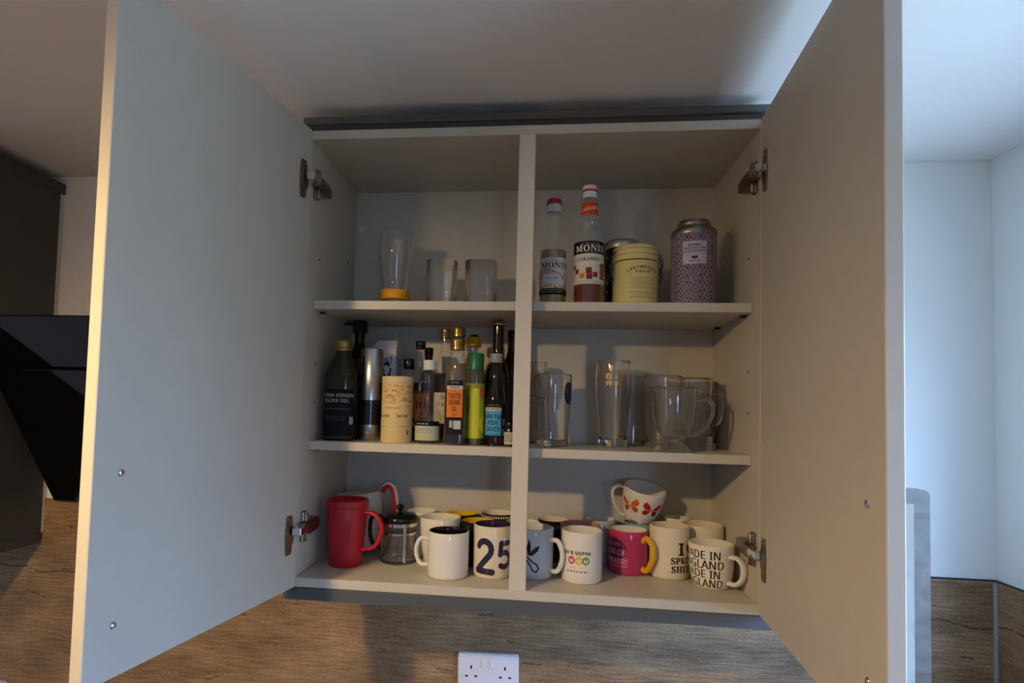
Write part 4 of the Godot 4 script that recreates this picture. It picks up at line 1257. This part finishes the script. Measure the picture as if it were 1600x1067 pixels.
func lower_mugs() -> void:
	var y := FLOOR_IN
	var black := mat(col(18, 18, 20), 0.07, 0.0, "black_glaze")
	var purple := mat(col(52, 34, 62), 0.07, 0.0, "plum_glaze")
	var yellow := mat(col(228, 184, 28), 0.08, 0.0, "yellow_glaze")
	var red := mat(col(190, 24, 44), 0.34, 0.0, "red_glaze")
	# tall red mug with a lid
	var t := mug("tall red tapered travel mug with a red lid at the left end", Vector3(-0.369, y, -0.110), [Vector2(0.033, 0.0), Vector2(0.0348, 0.002), Vector2(0.0365, 0.03), Vector2(0.0415, 0.09), Vector2(0.0440, 0.122)], red, red, {"deg": 82, "path": [[0.042, 0.112], [0.062, 0.110], [0.0775, 0.092], [0.0790, 0.068], [0.066, 0.044], [0.048, 0.036], [0.036, 0.036]], "a": 0.0045, "b": 0.0062})
	part("lid", lathe(curve([[0.0445, 0.1235], [0.0452, 0.126], [0.0450, 0.134], [0.0440, 0.1375], [0.0425, 0.1382]], 3) + [Vector2(0.041, 0.1375), Vector2(0.034, 0.128), Vector2(0, 0.126)], 48).mesh(), red, t)
	# white mug with a candy cane handle
	var stripe := mat(col(206, 44, 40), 0.1, 0.0, "candy_red")
	t = mug("wide white mug with red candy cane hook handle behind the tall red mug", Vector3(-0.364, y + 0.0050, -0.228), [Vector2(0.034, 0.0), Vector2(0.040, 0.004), Vector2(0.048, 0.05), Vector2(0.0525, 0.10), Vector2(0.0540, 0.130)], M.white, M.white)
	t.rotation.z = deg_to_rad(7.5)
	var hook := [Vector3(0.060, 0.128, 0.014), Vector3(0.066, 0.138, 0.014), Vector3(0.076, 0.141, 0.014), Vector3(0.085, 0.132, 0.014), Vector3(0.087, 0.110, 0.014), Vector3(0.084, 0.08, 0.014), Vector3(0.062, 0.052, 0.018), Vector3(0.045, 0.044, 0.016)]
	part("handle", tube(smooth_path(hook, 7), Vector3(0, 0, 1), 0.0060, 0.0060, 14).mesh(), stripe, t, Vector3.ZERO, "red candy cane handle edged in white")
	var rim := []
	for p in hook:
		rim.append(p + Vector3(0, 0, -0.0008) + (Vector3(p.x - 0.070, p.y - 0.115, 0)).limit_length(1.0).normalized() * 0.0046)
	part("handle_edge", tube(smooth_path(rim, 7), Vector3(0, 0, 1), 0.0042, 0.0050, 12).mesh(), M.white, t)
	french_press()
	# front row, left
	t = mug("plain white mug with black lining in front at the shelf edge", Vector3(-0.143, y, -0.0725), straight(0.0415, 0.0885), M.white, black, {"deg": -86, "path": loop(0.0415, 0.020, 0.072, 0.023)})
	var k := Ink.new(1024, 384, col(228, 218, 196))
	var ink := col(50, 40, 66)
	var two := []
	for i in 13:
		var a := deg_to_rad(200 + 205.0 * i / 12)
		two.append(Vector2(452 + cos(a) * 58, 166 + sin(a) * 60))
	two.append_array([Vector2(388, 322), Vector2(520, 328)])
	k.line(two, 46, ink)
	var five := [Vector2(664, 118), Vector2(592, 118), Vector2(584, 200)]
	for i in 12:
		var a := deg_to_rad(235 + 250.0 * i / 11)
		five.append(Vector2(622 + cos(a) * 56, 238 + sin(a) * 52))
	k.line(five, 40, ink)
	t = mug("cream mug with a large dark 25 and plum lining beside the centre post", Vector3(-0.054, y, -0.096), straight(0.0403, 0.1015), printed(k.tex(), 0.08), purple, {"deg": 168, "path": loop(0.0403, 0.022, 0.082, 0.022), "mat": M.cream})
	# second and third rows, left
	t = mug("plain white tapering mug behind the black-lined white mug", Vector3(-0.176, y, -0.166), [Vector2(0.030, 0.0), Vector2(0.034, 0.003), Vector2(0.0395, 0.03), Vector2(0.0435, 0.07), Vector2(0.0450, 0.098)], M.white, M.white)
	t = mug("white mug at the back beside the glass coffee press", Vector3(-0.232, y, -0.240), straight(0.0345, 0.097), M.white, M.white, {"deg": 215, "path": loop(0.0345, 0.022, 0.076, 0.010)})
	t = mug("black mug with yellow lining at the back", Vector3(-0.139, y, -0.244), straight(0.0375, 0.094), black, yellow, {"deg": 20, "path": loop(0.0375, 0.022, 0.072, 0.010)})
	t = mug("black mug with yellow lining just behind the cream 25 mug", Vector3(-0.092, y, -0.172), straight(0.0380, 0.092), black, yellow, {"deg": 250, "path": loop(0.038, 0.02, 0.07, 0.008), "mat": M.cream})
	k = Ink.new(1024, 256, col(26, 20, 24))
	for i in 44:
		for j in 9:
			k.disc(12 + i * 23.3 + (11 if j % 2 else 0), 16 + j * 28, 7.0, col(222, 216, 206))
	t = mug("black mug with white polka dots at the back by the centre post", Vector3(-0.054, y, -0.244), straight(0.0405, 0.099), printed(k.tex(), 0.08), M.white)
	t = mug("plain white mug directly behind the centre post", Vector3(0.004, y, -0.183), straight(0.0380, 0.092), M.white, M.white, {"deg": 150, "path": loop(0.038, 0.02, 0.07, 0.012)})
	# right of the post
	k = Ink.new(1024, 384, col(196, 204, 214))
	var bl := col(20, 20, 24)
	k.poly([Vector2(476, 198), Vector2(488, 160), Vector2(530, 128), Vector2(562, 118), Vector2(550, 154), Vector2(510, 190)], bl)
	k.poly([Vector2(468, 194), Vector2(456, 138), Vector2(476, 68), Vector2(490, 128), Vector2(484, 182)], bl)
	k.poly([Vector2(460, 194), Vector2(420, 174), Vector2(396, 128), Vector2(436, 144)], bl)
	k.line([Vector2(460, 204), Vector2(500, 238), Vector2(542, 260), Vector2(556, 290), Vector2(538, 314), Vector2(510, 306), Vector2(486, 268), Vector2(460, 230)], 11, bl)
	for i in 8:
		k.disc(495 + i * 7, 172 - i * 6, 2.0, col(170, 176, 186))
	t = mug("pale blue-white mug with black leaf drawing and big handle right of the centre post", Vector3(0.0285, y, -0.104), straight(0.0400, 0.0985), printed(k.tex(), 0.08), mat(col(206, 212, 218), 0.08), {"deg": 58, "path": loop(0.040, 0.018, 0.078, 0.026), "mat": M.white, "a": 0.0048})
	k = Ink.new(1024, 384, col(232, 228, 220))
	k.text("Health & Wellbeing", 390, 152, 40, col(40, 40, 44), "Droid Sans", true, 1.0, 180)
	for q in [[534, 1], [478, 2], [418, 0]]:
		var cc: Color = [col(206, 52, 36), col(96, 142, 52), col(220, 180, 52)][q[1]]
		k.disc(q[0], 206, 29, cc)
		k.disc(q[0], 206, 17, col(236, 232, 224))
		k.disc(q[0], 196, 7, cc)
		k.rect(q[0] - 9, 206, 18, 5, cc)
	k.small(466, 284, 190, 1, 10, 7, col(60, 60, 64), 41)
	k.small(430, 258, 60, 1, 10, 4, col(140, 140, 142), 42)
	t = mug("white mug with upside-down Health print and three coloured circles", Vector3(0.125, y, -0.0965), straight(0.0408, 0.0985), printed(k.tex(), 0.08), M.white)
	t = mug("black-rimmed mug with cream lining at the back between the blue-white and dusty pink mugs", Vector3(0.072, y, -0.248), straight(0.0360, 0.089), black, M.cream)
	var pink := mat(col(196, 150, 148), 0.1, 0.0, "pink_glaze")
	t = mug("dusty pink mug behind the Health mug", Vector3(0.127, y, -0.181), straight(0.0420, 0.094), pink, pink, {"deg": -100, "path": loop(0.042, 0.02, 0.08, 0.014), "mat": purple})
	t = mug("grey-white mug at the back to the right of the dusty pink mug", Vector3(0.175, y, -0.247), straight(0.0360, 0.095), mat(col(176, 184, 190), 0.1), M.white)
	k = Ink.new(1024, 384, col(186, 52, 96))
	k.disc(385, 160, 90, col(120, 36, 76))
	var pk := col(236, 196, 206)
	k.text("I'M THE", 350, 116, 42, pk, "Droid Sans", false, 1.0, -6)
	k.text("QUEEN OF", 322, 186, 68, pk, "Droid Sans", false, 0.92)
	k.text("DARKNESS!!", 336, 262, 62, pk, "Droid Sans", false, 0.92)
	k.rect(250, 302, 230, 5, pk)
	t = mug("deep pink mug with white lettering and a yellow handle", Vector3(0.229, y, -0.178), straight(0.0408, 0.0880), printed(k.tex(), 0.12), M.white, {"deg": 40, "path": [[0.0385, 0.071], [0.050, 0.078], [0.0645, 0.066], [0.0675, 0.048], [0.060, 0.028], [0.050, 0.013], [0.0385, 0.014]], "mat": mat(col(224, 172, 24), 0.1, 0.0, "yellow_handle"), "a": 0.0058, "b": 0.0068})
	var teal := mat(col(122, 170, 176), 0.1, 0.0, "teal_glaze")
	t = mug("pale teal mug underneath the butterfly mug", Vector3(0.270, y, -0.246), [Vector2(0.031, 0.0), Vector2(0.034, 0.003), Vector2(0.0385, 0.04), Vector2(0.0400, 0.092)], teal, teal, {"deg": -75, "path": loop(0.039, 0.03, 0.08, 0.018)})
	k = Ink.new(1024, 384, col(232, 226, 214))
	butterfly(k, Vector2(564, 170), col(186, 34, 40), 1.15, 8)
	butterfly(k, Vector2(384, 170), col(214, 98, 36), 1.15, -12)
	butterfly(k, Vector2(760, 180), col(206, 160, 50), 0.9, 20)
	butterfly(k, Vector2(200, 190), col(120, 90, 130), 0.9, 0)
	k.disc(428, 356, 56, col(128, 112, 138), 26)
	k.disc(530, 366, 50, col(214, 178, 66), 20)
	k.disc(640, 356, 46, col(214, 176, 150), 20)
	t = mug("butterfly-patterned white cup tilted on top of the teal mug", Vector3(0.259, 0.1150, -0.243), curve([[0.024, 0.0], [0.031, 0.004], [0.039, 0.026], [0.0445, 0.052], [0.0462, 0.078]], 4), printed(k.tex(), 0.08), M.white, {"deg": -88, "path": [[0.0435, 0.072], [0.060, 0.074], [0.0685, 0.060], [0.062, 0.036], [0.046, 0.014], [0.034, 0.008]], "mat": M.white, "a": 0.0032, "b": 0.0056})
	t.basis = Basis(Vector3(1, 0, 0), deg_to_rad(15)) * Basis(Vector3(0, 0, 1), deg_to_rad(-9))
	k = Ink.new(1024, 384, col(228, 216, 190))
	var sb := col(26, 26, 30)
	k.rect(552, 108, 56, 11, sb)
	k.rect(566, 108, 28, 92, sb)
	k.rect(552, 189, 56, 11, sb)
	k.disc(650, 140, 20, col(190, 40, 44))
	k.disc(682, 140, 20, col(190, 40, 44))
	k.poly([Vector2(632, 150), Vector2(700, 150), Vector2(666, 194)], col(190, 40, 44))
	for o in [-2, 2]:
		k.text("SPREAD", 626 + o, 240, 66, sb, "Droid Serif", true)
		k.text("SHEETS", 626 + o, 302, 66, sb, "Droid Serif", true)
	t = mug("cream mug with large black serif I and SPR lettering", Vector3(0.311, y, -0.163), straight(0.0405, 0.1035), printed(k.tex(), 0.08), M.cream)
	t = mug("small white mug at the back right behind the serif-lettered cream mug", Vector3(0.347, y, -0.256), straight(0.0285, 0.104), M.white, M.white)
	t = mug("plain cream rounded mug against the right side panel", Vector3(0.3885, y, -0.200), [Vector2(0.028, 0.0), Vector2(0.034, 0.004), Vector2(0.041, 0.03), Vector2(0.0425, 0.06), Vector2(0.0420, 0.102)], M.cream, M.cream, {"deg": -140, "path": loop(0.0415, 0.045, 0.09, 0.010)})
	k = Ink.new(1024, 384, col(234, 230, 220))
	for i in 4:
		k.text(["MADE IN", "ENGLAND", "MADE IN", "ENGLAND"][i], 372 + 6 * (i % 2), 82 + i * 82, 98, col(28, 28, 30), "Droid Sans", false, 0.84)
		k.text(["MADE IN", "ENGLAND", "MADE IN", "ENGLAND"][i], 375 + 6 * (i % 2), 82 + i * 82, 98, col(28, 28, 30), "Droid Sans", false, 0.84)
	t = mug("white tapering mug lettered MADE IN over and over at the right front", Vector3(0.380, y, -0.108), [Vector2(0.0315, 0.0), Vector2(0.0345, 0.002), Vector2(0.0385, 0.016), Vector2(0.0418, 0.04), Vector2(0.0432, 0.0825)], printed(k.tex(), 0.08), M.white, {"deg": 40, "path": [[0.041, 0.064], [0.058, 0.064], [0.069, 0.050], [0.067, 0.030], [0.054, 0.015], [0.038, 0.014]], "mat": M.white, "a": 0.0046, "b": 0.0075})

func butterfly(k: Ink, c: Vector2, col_: Color, s: float, turn: float) -> void:
	var x := Transform2D(deg_to_rad(turn), Vector2(s, s), 0.0, c)
	for f in [-1, 1]:
		var up := []
		for q in [[4, 0], [20, -40], [56, -74], [70, -60], [72, -30], [52, -4]]:
			up.append(x * Vector2(f * q[0], q[1]))
		k.poly(up, col_)
		var dn := []
		for q in [[4, 4], [46, 2], [62, 26], [48, 58], [22, 50]]:
			dn.append(x * Vector2(f * q[0], q[1]))
		k.poly(dn, col_.darkened(0.12))
	for i in 5:
		var p := x * Vector2(0, -62 + i * 30)
		k.disc(p.x, p.y, 4.5, col(60, 24, 24))

func french_press() -> void:
	var t := thing("coffee_press", "small glass coffee press with black domed lid behind the red mug's handle", "coffee press", Vector3(-0.266, FLOOR_IN, -0.163))
	part("beaker", glass_cup(curve([[0.040, 0.0], [0.0415, 0.003], [0.0375, 0.012], [0.0365, 0.03], [0.0365, 0.086]], 4), 0.0018, 0.005).mesh(), M.glass, t)
	var lid := part("lid", lathe(curve([[0.039, 0.086], [0.0405, 0.090], [0.039, 0.097], [0.030, 0.103], [0.012, 0.106], [0.0, 0.107]], 4), 40).mesh(), M.black, t)
	part("lid_band", lathe([Vector2(0.0385, 0.078), Vector2(0.0400, 0.0785), Vector2(0.0400, 0.0855), Vector2(0.0385, 0.086)], 40).mesh(), M.chrome, lid)
	part("knob", lathe(curve([[0.003, 0.106], [0.004, 0.110], [0.008, 0.114], [0.0085, 0.118], [0.005, 0.122], [0.0, 0.123]], 3), 20).mesh(), M.black, lid)
	var pl := MB.new()
	pl.add(lathe([Vector2(0, 0.02), Vector2(0.0022, 0.02), Vector2(0.0022, 0.1), Vector2(0, 0.1)], 10))
	pl.add(lathe([Vector2(0, 0.058), Vector2(0.033, 0.058), Vector2(0.034, 0.061), Vector2(0.034, 0.065), Vector2(0.030, 0.066), Vector2(0, 0.066)], 32))
	part("plunger", pl.mesh(), M.nickel, t)
	var fr := MB.new()
	fr.add(lathe([Vector2(0.0372, 0.060), Vector2(0.0386, 0.0605), Vector2(0.0386, 0.0655), Vector2(0.0372, 0.066)], 40))
	for a in [30.0, 150.0, 270.0]:
		var e := Vector3(sin(deg_to_rad(a)), 0, cos(deg_to_rad(a)))
		var w := Vector3(e.z, 0, -e.x)
		fr.add(tube(smooth_path([e * 0.0385 + Vector3(0, 0.086, 0), e * 0.0388 + Vector3(0, 0.05, 0), e * 0.0400 + Vector3(0, 0.012, 0), e * 0.0430 + Vector3(0, 0.004, 0)], 4), w, 0.0009, 0.0030, 10))
	part("frame", fr.mesh(), M.chrome, t)
	part("handle", tube(smooth_path([Vector3(-0.037, 0.094, 0.0), Vector3(-0.056, 0.095, 0.0), Vector3(-0.066, 0.084, 0.0), Vector3(-0.066, 0.05, 0.0), Vector3(-0.056, 0.030, 0.0), Vector3(-0.043, 0.028, 0.0)], 6), Vector3(0, 0, 1), 0.0042, 0.0062, 12).mesh(), M.black, t)
